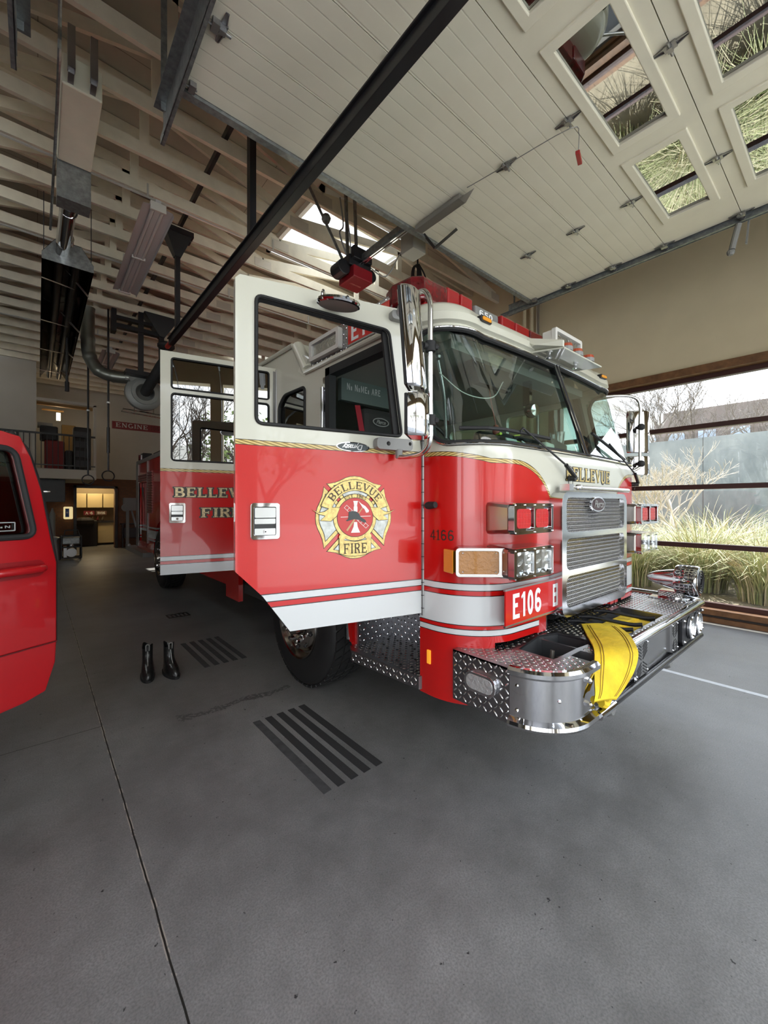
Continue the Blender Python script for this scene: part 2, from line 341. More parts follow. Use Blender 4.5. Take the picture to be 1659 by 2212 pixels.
def glyph(ch, serif=True, w=.19, t=.10):
    S = lambda x, y0=0, y1=1: R_(x - w / 2, y0, x + w / 2, y1) + ((R_(x - w / 2 - .08, 0, x + w / 2 + .08, .08) if y0 == 0 else []) + (R_(x - w / 2 - .08, .92, x + w / 2 + .08, 1) if y1 == 1 else []) if serif else [])
    if not serif: t = w * .85
    wl = lambda a: ribbon(a, w)
    if ch == ' ': return .4, []
    if ch == '.': return .3, R_(.06, 0, .22, .16)
    if ch == '-': return .4, R_(.06, .42, .34, .56)
    if ch == 'I': return .38 if serif else .34, S(.19)
    if ch in 'EF':
        g = S(.2) + R_(.2, 1 - t, .72, 1) + R_(.2, .45, .56, .45 + t)
        if ch == 'E': g += R_(.2, 0, .74, t)
        if serif: g += R_(.66, .76, .74, 1) + R_(.52, .36, .59, .64) + (R_(.68, 0, .76, .26) if ch == 'E' else [])
        return .84 if serif else .80, g
    if ch == 'L': return .80, S(.2) + R_(.2, 0, .72, t) + (R_(.66, 0, .74, .28) if serif else [])
    if ch in 'BRP':
        g = S(.2) + ribbon([(.2, 1 - t / 2)] + arc(.45, .735, .22, .265 - t / 2, 90, -90) + [(.2, .47 + t / 2)], [t] + [t] + [t + (w - t) * math.sin(PI * k / 10) for k in range(1, 10)] + [t, t])
        if ch == 'B': g += ribbon([(.2, .5)] + arc(.48, .265, .25, .265 - t / 2, 90, -90) + [(.2, t / 2)], [t] + [t] + [t + (w - t) * math.sin(PI * k / 10) for k in range(1, 10)] + [t, t])
        if ch == 'R': g += wl([(.42, .48), (.62, .30), (.70, 0)]) + (R_(.60, 0, .84, .08) if serif else [])
        return .86, g
    if ch == 'V': return .86, wl([(.14, 1), (.43, .04)]) + ribbon([(.43, .04), (.72, 1)], t) + (R_(.0, .92, .30, 1) + R_(.60, .92, .86, 1) if serif else [])
    if ch == 'A': return .86, ribbon([(.10, 0), (.42, .98)], t) + wl([(.42, .96), (.72, 0)]) + R_(.22, .30, .62, .38) + (R_(.0, 0, .24, .08) + R_(.58, 0, .88, .08) if serif else [])
    if ch == 'U': return .86, wl([(.18, 1), (.18, .34)] + arc(.42, .30, .24, .25, 180, 270, 5)) + ribbon(arc(.42, .30, .24, .25, 270, 360, 5) + [(.66, 1)], t if serif else w) + (R_(.02, .92, .34, 1) + R_(.54, .92, .80, 1) if serif else [])
    if ch == 'N': return .92, ribbon([(.16, 0), (.16, 1)], t) + wl([(.16, .98), (.74, .02)]) + ribbon([(.74, 0), (.74, 1)], t) + (R_(.02, 0, .30, .08) + R_(.02, .92, .26, 1) + R_(.62, .92, .88, 1) if serif else [])
    if ch == 'M': return 1.0, wl([(.16, 0), (.16, 1)]) + ribbon([(.16, 1), (.48, .2), (.80, 1)], t) + wl([(.80, 0), (.80, 1)])
    if ch == 'T': return .82, S(.40) + R_(.06, 1 - t, .74, 1) + (R_(.04, .74, .11, 1) + R_(.69, .74, .76, 1) if serif else [])
    if ch == 'G': return .88, ribbon(arc(.44, .5, .32, .5 - t / 2, 50, 320, 16), w * .9) + R_(.48, .38, .82, .46) + R_(.66, .05, .80, .44)
    if ch == 'S': return .76, ribbon(arc(.38, .73, .24, .22, 30, 230, 9) + arc(.38, .28, .26, .23, 80, -150, 10), w * .85)
    if ch == '0': return .68, ribbon(arc(.34, .5, .24 - w * .2, .5 - w * .42, 0, 360, 20)[:-1], w, True)
    if ch == '1': return .46, R_(.18, 0, .18 + w, 1) + ribbon([(.02, .78), (.22, .93)], w * .6) + (R_(.06, 0, .18 + w + .12, .08) if serif else [])
    if ch == '4': return .74, R_(.42, 0, .42 + w, 1) + R_(.02, .24, .74, .24 + t) + ribbon([(.07, .28), (.50, .96)], t)
    if ch == '5': return .70, R_(.12, .9 - t / 2, .62, 1) + R_(.12, .5, .12 + t, 1) + ribbon([(.14, .54)] + arc(.32, .31, .26, .25, 80, -140, 10), w * .9)
    if ch in '69':
        g = ribbon(arc(.36, .30, .24, .30 - w * .42, 0, 360, 16)[:-1], w, True) + ribbon([(.12, .32), (.13, .60)] + arc(.36, .68, .23, .32 - w * .42, 170, 30, 7), w)
        if ch == '9': g = [[(.72 - x, 1 - y) for x, y in q] for q in g]
        return .72, g
    return .6, R_(.1, 0, .4, .6)
def text(mb, string, F, h, width=None, x=0, y=0, off=.0015, serif=True, w=.19, t=.10, grow=0, sy=1, fn=None, mi=0, sp=.06, th=0):
    gl = [glyph(c, serif, w + grow, t + grow) for c in string]; tot = sum(g[0] + sp for g in gl) - sp
    sx = (width / tot) if width else h; cx = 0
    for adv, polys in gl:
        for qi, q in enumerate(polys):
            of_ = off + .00007 * (qi % 7)
            P = []
            if grow:
                mx_, my_ = sum(p[0] for p in q) / 4, sum(p[1] for p in q) / 4
                q = [(p[0] + math.copysign(grow * .5, p[0] - mx_), p[1] + math.copysign(grow * .5, p[1] - my_)) for p in q]
            for px_, py_ in q:
                a, b_ = x + (cx + px_) * sx, y + py_ * h
                P.append(fn(a, b_, of_) if fn else F[0] + F[1] * a + F[2] * b_ + F[3] * of_)
            mb.poly(P, mi)
        cx += adv + sp
    return tot * sx
def script(string, name, F, h, mat, parent, shear=.35, off=.002, bold=.02, rot180=False, tagd=None):
    cu = bpy.data.curves.new(name, 'FONT'); cu.body = string; cu.size = h; cu.shear = shear; cu.extrude = .0006; cu.offset = bold * h; cu.align_x = 'CENTER'; cu.align_y = 'CENTER'; cu.space_character = .86
    tmp = bpy.data.objects.new('tmp', cu); sc.collection.objects.link(tmp); bpy.context.view_layer.update()
    me = bpy.data.meshes.new_from_object(tmp.evaluated_get(bpy.context.evaluated_depsgraph_get())); bpy.data.objects.remove(tmp)
    O, U, Vv, N = F; k = -1 if rot180 else 1
    for v in me.vertices:
        c = v.co.copy(); v.co = O + U * (c.x * k) + Vv * (c.y * k) + N * (off + c.z)
    me.materials.clear(); me.materials.append(mat); o = bpy.data.objects.new(name, me); sc.collection.objects.link(o)
    if parent: o.parent = parent; o.matrix_parent_inverse = parent_inv(parent)
    return o
def oval(mb, F, rx, ry, off=0, t=.004, n=32, mi=0):
    O, U, Vv, N = F; mb.plate(arc(0, 0, rx, ry, 0, 360, n)[:-1], [], (O + N * off, U, Vv, N), t, mi)
def treads(mb, O, U, Vv, W_, H_, p=.030, L=.026, w=.0065, h=.0035, ok=None, mi=1):
    O, U, Vv = V(O), V(U).normalized(), V(Vv).normalized(); N = U.cross(Vv); i = 0; ny = int(H_ / p); nx = int(W_ / p)
    for j in range(ny):
        for i in range(nx):
            cx, cy = (i + .5) * W_ / nx, (j + .5) * H_ / ny
            if ok and not ok(cx, cy): continue
            a = PI / 4 if (i + j) % 2 else -PI / 4; du, dv = math.cos(a), math.sin(a)
            C = O + U * cx + Vv * cy; A = (U * du + Vv * dv); B = (Vv * du - U * dv)
            q = [C - A * L / 2, C - A * L * .22 + B * w / 2, C + A * L * .22 + B * w / 2, C + A * L / 2, C + A * L * .22 - B * w / 2, C - A * L * .22 - B * w / 2]
            vs = [mb.v(x) for x in q]; t0 = mb.v(C - A * L * .2 + N * h); t1 = mb.v(C + A * L * .2 + N * h)
            for f_ in ((vs[0], vs[1], t0), (vs[1], vs[2], t1, t0), (vs[2], vs[3], t1), (vs[3], vs[4], t1), (vs[4], vs[5], t0, t1), (vs[5], vs[0], t0)): mb.f(list(f_), mi)
# ================================================================ the building
mb = MB(); mb.box((-13.7, -1.9, -.2), (6.95, 19.6, 0)); struct('floor', mb, conc)
mb = MB(); mb.box((-40, -45, -.26), (45, -1.9, -.01)); struct('driveway', mb, outc)
mb = MB(); mb.box((6.95, -1.9, -.26), (45, 60, -.01)); struct('planting_bed', mb, M('bare_garden_soil', (.33, .29, .22), .95, vary=.25, vs=3))
# right wall with the long window
mb = MB(); F = fr((6.7, 0, 0), (0, -1, 0))
mb.plate([(1.9, 0), (1.9, 6.3), (-17.5, 6.3), (-17.5, 0)], [[(1.3, .12), (1.3, 3.30), (-3.45, 3.30), (-3.45, .12)]], F, .25); struct('wall_right', mb, tan)
mb = MB()
mb.box((6.62, -1.3, 3.24), (6.99, 3.47, 3.34)); mb.box((6.60, -1.3, 0.0), (6.68, 3.47, .06)); mb.box((6.62, -1.3, .09), (6.99, 3.47, .16)); mb.box((6.64, 3.40, .1), (6.98, 3.50, 3.3))
struct('trim_1', mb, wood)
win = thing('window_1', 'long window with dark brown bars in the tan wall beside the engine', 'window', (6.8, 1.1, .15)); win['kind'] = 'structure'; del win['category']
mb = MB()
for z in (.19, .96, 1.75, 2.56, 3.21): mb.box((6.76, -1.3, z - .032), (6.85, 3.45, z + .032))
for y in (-1.28, 3.43): mb.box((6.76, y - .03, .15), (6.85, y + .03, 3.24))
mb.build('window_frame', brown, win)
for z in (.19, .96, 1.75, 2.56):
    mb = MB(); mb.box((6.80, -1.26, z + .03), (6.806, 3.40, z + (.73 if z < 2.5 else .62))); mb.build('window_pane', clear, win)
mb = MB(); mb.box((6.64, -1.8, 0), (6.72, 17.2, .10)); struct('baseboard_right', mb, M('dark_base_trim', (.03, .022, .018), .6))
# front wall with three bay openings, left and back walls
mb = MB(); F = fr((0, -1.8, 0), (-1, 0, 0))
hole = lambda a, b: [(-a, -.02), (-a, 4.1), (-b, 4.1), (-b, -.02)]
mb.plate([(-6.95, -.05), (-6.95, 8.2), (13.7, 8.2), (13.7, -.05)], [hole(.70, 5.2), hole(-4.85, .45), hole(-10.3, -5.7)], F, .25)
struct('wall_front', mb, tan)
mb = MB(); mb.box((-13.7, -1.8, 0), (-13.5, 17.4, 8.2)); struct('wall_left', mb, offw)
mb = MB(); F = fr((0, 17.3, 0), (1, 0, 0))
mb.plate([(-13.6, 2.43), (-13.6, 8.2), (6.7, 8.2), (6.7, 2.43)], [], F, .25); struct('wall_back', mb, offw)
mb = MB(); mb.plate([(-13.6, 0), (-13.6, 2.43), (6.7, 2.43), (6.7, 0), (2.10, 0), (2.10, 2.1), (1.01, 2.1), (1.01, 0)], [], fr((0, 17.28, 0), (1, 0, 0)), .25)
struct('wall_back_brick', mb, brick)
mb = MB(); mb.box((.93, 17.2, 0), (1.01, 17.32, 2.18)); mb.box((2.10, 17.2, 0), (2.18, 17.32, 2.18)); mb.box((.93, 17.2, 2.1), (2.18, 17.32, 2.18)); struct('trim_2', mb, blackp)
mb = MB(); mb.box((-.5, 19.4, 0), (4, 19.6, 2.6)); mb.box((-.5, 17.55, 2.6), (4, 19.6, 2.7)); mb.box((-.6, 17.55, 0), (-.5, 19.6, 2.6)); mb.box((4, 17.55, 0), (4.1, 19.6, 2.6))
struct('wall_storeroom', mb, M('storeroom_wall', (.35, .28, .17), .8))
# roof deck with skylight
zd = lambda x: 6.20 - .04 * x
mb = MB(); k = math.sqrt(1.0016); F = (V((0, 0, 6.20)), V((1, 0, -.04)).normalized(), V((0, 1, 0)), V((.04, 0, 1)).normalized())
SKY_AND_FILL = ((4, 5.85), (5.2, 11.6), (-2, 5.85), (-2, 14.35), (-8, 5.85))  # left-bay ones are unseen, added to brighten the interior
mb.plate([(-13.7 * k, -2.6), (8.7 * k, -2.6), (8.7 * k, 19.7), (-13.7 * k, 19.7)], [[((x - .9) * k, y - .85), ((x + .9) * k, y - .85), ((x + .9) * k, y + .85), ((x - .9) * k, y + .85)] for x, y in SKY_AND_FILL], F, .06); struct('ceiling', mb, deckm)  # right eave is unseen, extended to shade the long window
mb = MB()
mb.bm.free()
for n_, (x, y) in enumerate(SKY_AND_FILL):
    mb = MB(); t_ = 6.38 - .04 * x
    for a, b in (((-.96, -.91), (-.9, .91)), ((.9, -.91), (.96, .91)), ((-.96, -.91), (.96, -.85)), ((-.96, .85), (.96, .91))): mb.box((x + a[0], y + a[1], t_ - .30), (x + b[0], y + b[1], t_))
    sk = struct('window_%d' % (n_ + 2), mb, white)
    mb = MB(); mb.box((x - .96, y - .91, t_), (x + .96, y + .91, t_ + .01)); mb.build('skylight_and_fill_glass', clear, sk)
# roof trusses across the bays
mb = MB(); y = 0; zc = 5.42
mb.beam((-9.5, 0, zc), (6.7, 0, zc), .045, .14)
mb.beam((-9.5, 0, zd(-9.5) - .14), (6.7, 0, zd(6.7) - .14), .045, .14)
x = 6.6; up = True; i = 0
while x > -9.2:
    nx_ = x - 1.9
    a, b = (x, zc + .05), (nx_, zd(nx_) - .2)
    if not up: a, b = (x, zd(x) - .2), (nx_, zc + .05)
    mb.beam((a[0], 0, a[1]), (b[0], 0, b[1]), .04, .12)
    if up: mb.beam((nx_, 0, zc), (nx_, 0, zd(nx_) - .14), .04, .09, up=(1, 0, 0))
    jx, jz = (a if up else b)
    for s_ in (-1, 1): mb.box((jx - .14, s_ * .024 - .002, jz - .10), (jx + .14, s_ * .024 + .002, jz + .03), 1)
    x = nx_; up = not up; i += 1
t0 = mb.build('roof_truss', [truss, M('perforated_truss_plate', (.58, .53, .44), .55, .25)], tag=('cream painted timber roof truss spanning the bays under the roof deck', 'roof truss', 'roof trusses over the engine bays'))
t0.location = (0, -.95, 0)
for i in range(1, 30): dup(t0, loc=(0, -.95 + .61 * i, 0))
mb = MB(); mb.box((1.56, -1.7, 5.52), (1.60, 17, 5.60)); mb.build('support_channel', blackp, tag=('black steel channel running lengthwise on top of the truss chords', 'channel'))
for y_, z_, lab in ((5.57, 5.2, 'thin bright conduit crossing below the trusses over the fluorescent fixture'), (7.35, 5.2, 'thin bright conduit crossing below the trusses at the heater reflector'), (10.9, 5.25, 'thin conduit crossing below the trusses above the exhaust fan')):
    mb = MB(); mb.tube([(-9, y_, z_), (6.6, y_, z_)], .014, 6)
    for k in range(10): mb.box((-8.6 + k * 1.6, y_ - .006, z_), (-8.58 + k * 1.6, y_ + .006, 5.36))
    mb.build('conduit', M('pale_conduit', (.52, .51, .46), .4, .2), tag=(lab, 'conduit'))
# ---------------------------------------------------------------- overhead doors, pulled up under the roof
def overhead_door(name, x0, x1, wins, label):
    D = thing(name, label, 'door', ((x0 + x1) / 2, 1, 4.26)); D['kind'] = 'structure'; del D['category']
    ys = [2.91, 2.405, 1.885, 1.38, .76, .14, -.48, -1.1]; DN = (V((0, 0, 4.26)), V((1, 0, 0)), V((0, -1, 0)), V((0, 0, -1)))
    for i in range(7):
        a, b = ys[i], ys[i + 1]; holes = []
        if i in (3, 4, 5):
            wy0, wy1 = b + .13, a - .14
            holes = [[(w[0], -wy1), (w[1], -wy1), (w[1], -wy0), (w[0], -wy0)] for w in wins]
        mb = MB(); mb.plate([(x0, -a + .003), (x1, -a + .003), (x1, -b - .003), (x0, -b - .003)], holes, DN, .045)
        p = mb.build('door_section', doorskin if holes else ribm, D)
        for w in (wins if holes else []):
            mb = MB(); F2 = (V((0, 0, 4.245)), DN[1], DN[2], DN[3])
            mb.plate([(w[0] - .045, -wy1 - .045), (w[1] + .045, -wy1 - .045), (w[1] + .045, -wy0 + .045), (w[0] - .045, -wy0 + .045)], [[(w[0] + .02, -wy1 + .02), (w[1] - .02, -wy1 + .02), (w[1] - .02, -wy0 - .02), (w[0] + .02, -wy0 - .02)]], F2, .03)
            f = mb.build('window_moulding', doorskin, p, bevel=.006)
            mb = MB(); mb.box((w[0] - .01, wy0 - .01, 4.272), (w[1] + .01, wy1 + .01, 4.278)); mb.build('window_pane', doorgl, p)
    n = int(round((x1 - x0) / 1.22))
    for y in ys[1:-1]:
        for x in [x0 + .07] + [x1 - 4.35 + .935 + 1.22 * k for k in range(3)] + [x1 - .03]:
            mb = MB(); z = 4.258
            for s_ in (-1, 1): mb.poly([(x - .022, y, z), (x + .022, y, z), (x + .010, y + s_ * .095, z), (x - .010, y + s_ * .095, z)]); mb.box((x - .024, y + s_ * .012 - .02, z - .012), (x + .024, y + s_ * .012 + .02, z))
            for s_ in (-1, 1): mb.beam((x + s_ * .022, y, z - .008), (x + s_ * .006, y + .09, z - .002), .005, .008); mb.beam((x + s_ * .022, y, z - .008), (x + s_ * .006, y - .09, z - .002), .005, .008)
            mb.cyl((x - .05, y, z - .02), (x + .05, y, z - .02), .009, n=8); mb.box((x - .018, y - .014, z - .032), (x + .018, y + .014, z))
            mb.build('door_hinge', steel, D)
    mb = MB(); mb.box((x0 - .02, 2.91, 4.235), (x1 + .03, 2.965, 4.31)); mb.build('end_stile', galv, D)
    for x, s_ in ((x0 - .04, -1), (x1 + .04, 1)):
        mb = MB()
        pts = [(x, 3.42, 4.235), (x, -.75, 4.235), (x, -1.05, 4.19), (x, -1.3, 4.05), (x, -1.47, 3.82), (x, -1.55, 3.5), (x, -1.57, .05)]
        for p, q in zip(pts, pts[1:]):
            mb.beam(p, q, .004, .058, up=(0, 0, 1) if abs(p[2] - q[2]) < .1 else (0, 1, 0))
            for dz in (-.027, .027):
                if abs(p[2] - q[2]) < .1: mb.beam(V(p) + V((-s_ * .012, 0, dz)), V(q) + V((-s_ * .012, 0, dz)), .026, .004)
        mb.box((x + s_ * .004, -.6, 4.20), (x + s_ * .008, 3.30, 4.36)); mb.box((x - .004 if s_ > 0 else x - .07, -.6, 4.356), (x + .07 if s_ > 0 else x + .004, 3.30, 4.36))
        mb.build('track', galv, D)
        for y in (3.22, 1.9, .55):
            mb = MB(); mb.box((x + s_ * .02 - .02, y - .002, 4.3), (x + s_ * .02 + .02, y + .002, 5.4)); mb.build('track_hanger', galv, D)
        for y in [2.86] + ys[1:-1]:
            mb = MB(); mb.cyl((x - s_ * .10, y, 4.236), (x - s_ * .02, y, 4.236), .006, n=6); mb.cyl((x - s_ * .026, y, 4.236), (x - s_ * .006, y, 4.236), .023, n=12); mb.box((x - s_ * .07 - .02, y - .03, 4.225), (x - s_ * .07 + .02, y + .03, 4.262)); mb.build('roller', steel, D)
    return D
overhead_door('door_1', .745, 5.09, [(1.0, 2.12), (2.37, 3.41), (3.65, 4.63)], 'cream sectional overhead door pulled up above the fire engine cab')
overhead_door('door_2', -4.62, -.14, [(-4.4, -3.3), (-3.0, -1.9), (-1.6, -.5)], 'cream sectional overhead door pulled up over the neighbouring bay')
# bits around door 1
mb = MB(); mb.box((2.83, 2.35, 4.37), (2.89, 3.95, 4.43)); R = thing('door_opener', 'door opener motor with a red cover on its rail under the skylight', 'door opener', (2.86, 3.9, 4.3))
mb.build('rail', galv, R)
mb = MB(); mb.cyl((2.855, 2.7, 4.35), (2.855, 3.9, 4.35), .012, n=8); mb.cyl((2.885, 2.7, 4.35), (2.885, 3.9, 4.35), .012, n=8); mb.build('chain', chrome, R)
mb = MB(); mb.box((2.70, 3.86, 4.30), (3.02, 4.14, 4.42)); mb.box((2.72, 3.80, 4.36), (2.99, 3.86, 4.50)); mb.cyl((3.06, 3.9, 4.30), (3.06, 4.02, 4.30), .075, n=20); mb.cyl((2.66, 3.9, 4.27), (2.66, 4.08, 4.27), .085, n=20); mb.build('motor', blackp, R, bevel=.008)
mb = MB(); mb.box((2.74, 3.83, 4.16), (3.02, 4.14, 4.30)); mb.build('red_cover', M('red_plastic_cover', (.22, .008, .014), .35), R, bevel=.012)
mb = MB(); script('OPERATOR', 'cover_text', (V((2.88, 3.99, 4.159)), V((1, 0, 0)), V((0, -1, 0)), V((0, 0, -1))), .035, M('faded_red_print', (.45, .12, .10), .5), R, 0)
for x, y, lab in ((2.74, 3.95, 'a'), (2.97, 4.08, 'b')):
    mb = MB(); mb.beam((x, y, 4.42), (x, y + .05, 5.38), .03, .03); mb.build('hanger', galv, R)
mb = MB(); mb.beam((2.75, 4.05, 4.42), (2.45, 4.35, 5.36), .05, .03); mb.sphere((2.60, 4.2, 4.95), .06, 8); mb.build('brace', galv, R)
mb = MB(); mb.tube([(3.0, 3.9, 4.4), (3.2, 3.8, 4.3), (3.25, 3.6, 4.5), (3.2, 3.4, 4.5)], .008, 6, smoothn=5); mb.tube([(2.72, 3.95, 4.45), (2.66, 4.0, 4.7), (2.78, 4.1, 4.9), (2.8, 4.2, 5.3)], .010, 6, smoothn=5); mb.tube([(2.75, 3.9, 4.35), (2.70, 3.85, 4.6), (2.72, 3.95, 4.95)], .008, 6, smoothn=5); mb.build('cable', M('grey_cable', (.30, .30, .28), .5), R)
mb = MB(); mb.box((3.10, 3.22, 4.34), (3.30, 3.42, 4.60)); mb.build('control_box', M('beige_metal_box', (.50, .49, .43), .5), R, bevel=.006)
mb = MB(); mb.beam((2.86, 2.95, 4.36), (3.06, 2.86, 4.14), .035, .006); mb.beam((3.06, 2.86, 4.14), (3.12, 2.62, 4.24), .035, .006); mb.build('door_arm', blackp, R)
mb = MB(); mb.box((2.775, 2.31, 4.20), (2.865, 2.86, 4.245)); mb.poly([(2.775, 2.31, 4.2), (2.865, 2.31, 4.2), (2.82, 2.18, 4.235)]); mb.build('door_bracket', steel, R, bevel=.004); R.location.x += .05
mb = MB(); mb.tube([(2.82, 2.22, 4.235), (2.86, 1.88, 4.225), (2.93, 1.38, 4.22), (3.03, 1.36, 4.215)], .0035, 5, smoothn=4); mb.tube([(3.03, 1.36, 4.215), (3.035, 1.37, 4.07)], .003, 5); mb.build('release_cord', steel, R)
mb = MB(); mb.beam((2.97, 1.345, 4.05), (3.11, 1.39, 4.07), .03, .024); mb.build('release_handle', M('red_handle', (.35, .02, .02), .4), R, bevel=.004)
mb = MB(); mb.tube([(5.13, .79, 4.2), (5.13, .84, 3.98)], .026, 10); mb.beam((5.17, .72, 4.24), (5.17, .74, 4.0), .03, .012); mb.sphere((5.14, .85, 3.96), .034, 10)
mb.build('door_bumper', grey, tag=('short grey stop arm hanging from the right door track', 'bumper'))
mb = MB(); mb.tube([(4.0, 4.0, 4.62), (4.0, 4.0, 4.86), (4.02, 4.0, 5.36)], .012, 6, smoothn=3)
for k in range(3): mb.tube([(4.0 + .075 * math.cos(a), 4.0 + .02 * k, 4.66 + .16 * math.sin(a)) for a in [2 * PI * i / 16 for i in range(17)]], .010, 6)
mb.tube([(4.02, 4.0, 4.84), (4.13, 4.0, 4.74), (4.18, 4.0, 4.60), (4.14, 4.02, 4.35)], .011, 6, smoothn=5)
mb.build('cable_coil', rubber, tag=('coiled black cable hanging behind the raised door edge above the lightbar', 'cable'))
mb = MB(); mb.tube([(5.0, 5.0, 4.35), (5.9, 4.9, 4.35), (6.72, 4.9, 4.35)], .02, 8); mb.tube([(4.2, 4.7, 4.5), (5.2, 4.6, 4.5), (5.5, 4.5, 4.35), (5.5, 4.5, 3.9)], .018, 8, smoothn=4); mb.build('water_pipe', truss, tag=('cream painted pipe run near the right wall behind the lightbar', 'pipe'))
for x_, y_, m_, lab in ((6.62, 3.68, alu, 'thin bright vertical pipe on the tan wall next to the long window'), (6.62, 3.80, tan, 'tan painted vertical pipe on the wall beside the bright pipe'), (6.60, 3.93, tan, 'thicker tan vertical pipe farthest from the long window')):
    mb = MB(); mb.cyl((x_, y_, 0), (x_, y_, 5.9), .028 if m_ is alu else .035, n=12)
    for z in (1, 2.6, 4.2): mb.box((x_ - .01, y_ - .05, z), (6.7, y_ + .05, z + .03))
    mb.build('wall_pipe', m_, tag=(lab, 'pipe'))
# ---------------------------------------------------------------- exhaust extraction rail, fan and hose
R = thing('exhaust_rail', 'long black exhaust extraction rail hanging over the left side of the engine', 'exhaust rail', (1.53, 3, 3.95))
mb = MB(); mb.box((1.495, -1.2, 3.90), (1.565, 6.75, 3.99)); mb.box((1.475, -1.2, 3.985), (1.585, 6.75, 4.0)); mb.build('rail', blackp, R, bevel=.004)
mb = MB(); mb.cyl((1.53, 6.75, 3.95), (1.53, 6.98, 3.95), .035, n=12); mb.build('end_stop', M('red_end_stop', (.4, .03, .02), .4), R)
for y in (-.9, 3.72, 6.38):
    mb = MB(); mb.box((1.50, y - .035, 4.0), (1.56, y + .035, 5.40)); mb.poly([(1.38, y, 5.40), (1.68, y, 5.40), (1.56, y, 5.12), (1.50, y, 5.12)]); mb.hexa([(1.49, y - .05, 5.05), (1.57, y - .05, 5.05), (1.57, y + .05, 5.05), (1.49, y + .05, 5.05), (1.36, y - .1, 5.35), (1.70, y - .1, 5.35), (1.70, y + .1, 5.35), (1.36, y + .1, 5.35)]); mb.box((1.34, y - .12, 5.35), (1.72, y + .12, 5.42))
    mb.build('post', blackp, R)
Fn = thing('exhaust_fan', 'round grey exhaust fan hung on black posts with a hose and steel duct', 'exhaust fan', (1.66, 10.0, 3.8))
for y, x in ((9.4, 1.95), (9.4, 1.58)):
    mb = MB(); mb.box((x - .045, y - .04, 4.12), (x + .045, y + .04, 5.36)); mb.build('post', blackp, Fn)
mb = MB(); mb.hexa([(1.90, 9.3, 4.95), (2.0, 9.3, 4.95), (2.0, 9.5, 4.95), (1.90, 9.5, 4.95), (1.62, 9.25, 5.36), (2.25, 9.25, 5.36), (2.25, 9.55, 5.36), (1.62, 9.55, 5.36)]); mb.build('gusset', blackp, Fn)
mb = MB(); mb.box((1.15, 9.34, 4.95), (1.95, 9.46, 5.03)); mb.box((1.15, 9.34, 5.12), (1.95, 9.46, 5.18)); mb.box((1.08, 9.3, 4.85), (1.16, 9.5, 5.28)); mb.build('crossbar', blackp, Fn)
mb = MB(); mb.box((1.30, 9.2, 4.06), (2.0, 9.6, 4.14)); mb.build('fan_bracket', blackp, Fn)
mb = MB(); mb.lathe((1.66, 9.62, 3.78), (0, -1, 0), [(.001, 0), (.30, 0), (.34, .03), (.34, .16), (.30, .19), (.24, .20), (.24, .23), (.17, .23), (.15, .20)], 32); mb.box((1.32, 9.43, 3.98), (1.66, 9.6, 4.12)); mb.build('housing', M('grey_fan_housing', (.26, .27, .26), .5, .3), Fn, smooth=True)
mb = MB()
P = crom([(1.66, 9.38, 3.78), (1.67, 9.15, 3.84), (1.74, 8.8, 4.02), (1.80, 8.5, 4.16), (1.85, 8.35, 4.1), (1.86, 8.33, 3.85), (1.86, 8.35, 2.9), (1.84, 8.4, 1.5), (1.80, 8.4, .35)], 26)
rs = [.085 if i % 2 else .097 for i in range(len(P))]; mb.tube(P, rs, 14); mb.build('flexible_hose', rubber, Fn, smooth=True)
mb = MB(); mb.sphere((1.80, 8.3, 4.42), .15, 14, (1, 1, .55)); mb.cyl((1.80, 8.3, 4.25), (1.80, 8.3, 4.42), .03); mb.build('balancer', rubber, Fn, smooth=True)
mb = MB(); mb.cyl((1.80, 8.3, 4.05), (1.80, 8.3, 4.30), .05, n=12); mb.build('strap', M('red_strap', (.4, .02, .02), .6), Fn)
mb = MB(); P = crom([(.75, 9.8, 5.35), (.75, 9.8, 4.75), (.78, 9.78, 4.40), (.92, 9.7, 4.14), (1.15, 9.6, 4.05), (1.42, 9.52, 4.05)], 8)
mb.tube(P, [.115 if i % 8 else .125 for i in range(len(P))], 16); mb.build('duct', M('dull_spiral_duct', (.24, .25, .22), .35, .8), Fn, smooth=True)
# radiant heater
H = thing('radiant_heater', 'long radiant tube heater with dark mirror reflector hanging over the left bay', 'heater', (.3, 9, 4.6))
mb = MB(); prof = [(-.26, 4.52), (-.26, 4.60), (-.13, 4.80), (.13, 4.80), (.26, 4.60), (.26, 4.52)]
for t, dz in ((0, 0), (1, .008)):
    vs = [[mb.v((.30 + a, y, z + dz)) for a, z in prof] for y in (6.5, 12.9)]
    for i in range(5): mb.f([vs[0][i], vs[0][i + 1], vs[1][i + 1], vs[1][i]])
mb.build('reflector', M('dark_mirror_reflector', (.07, .07, .065), .12, 1), H)
mb = MB(); mb.poly([(.30 + a, 6.5, z) for a, z in prof]); mb.poly([(.30 + a, 6.495, z) for a, z in prof]); mb.build('reflector_end', galv, H)
mb = MB(); mb.cyl((.22, 6.3, 4.66), (.22, 12.9, 4.66), .05, n=16); mb.cyl((.40, 6.6, 4.66), (.40, 12.9, 4.66), .05, n=16); mb.build('tube', M('dark_heater_tube', (.06, .055, .05), .3, .8), H, smooth=True)
mb = MB(); mb.cyl((.26, 5.35, 4.72), (.24, 6.52, 4.68), .075, n=20)
for y in (5.5, 5.62, 6.2, 6.3): mb.cyl((.26, y, 4.715), (.26, y + .02, 4.715), .082, n=20)
mb.build('flue', chrome, H, smooth=True)
for y in (7.0, 8.6, 10.2, 11.8):
    for a, b in (((-.26, 4.5), (.1, 4.56)), ((.1, 4.56), (.26, 4.5)), ((-.1, 4.8), (.26, 4.52))): mb = MB(); mb.tube([(.30 + a[0], y, a[1]), (.30 + b[0], y + .25, b[1])], .008, 5); mb.build('guard_wire', alu, H)
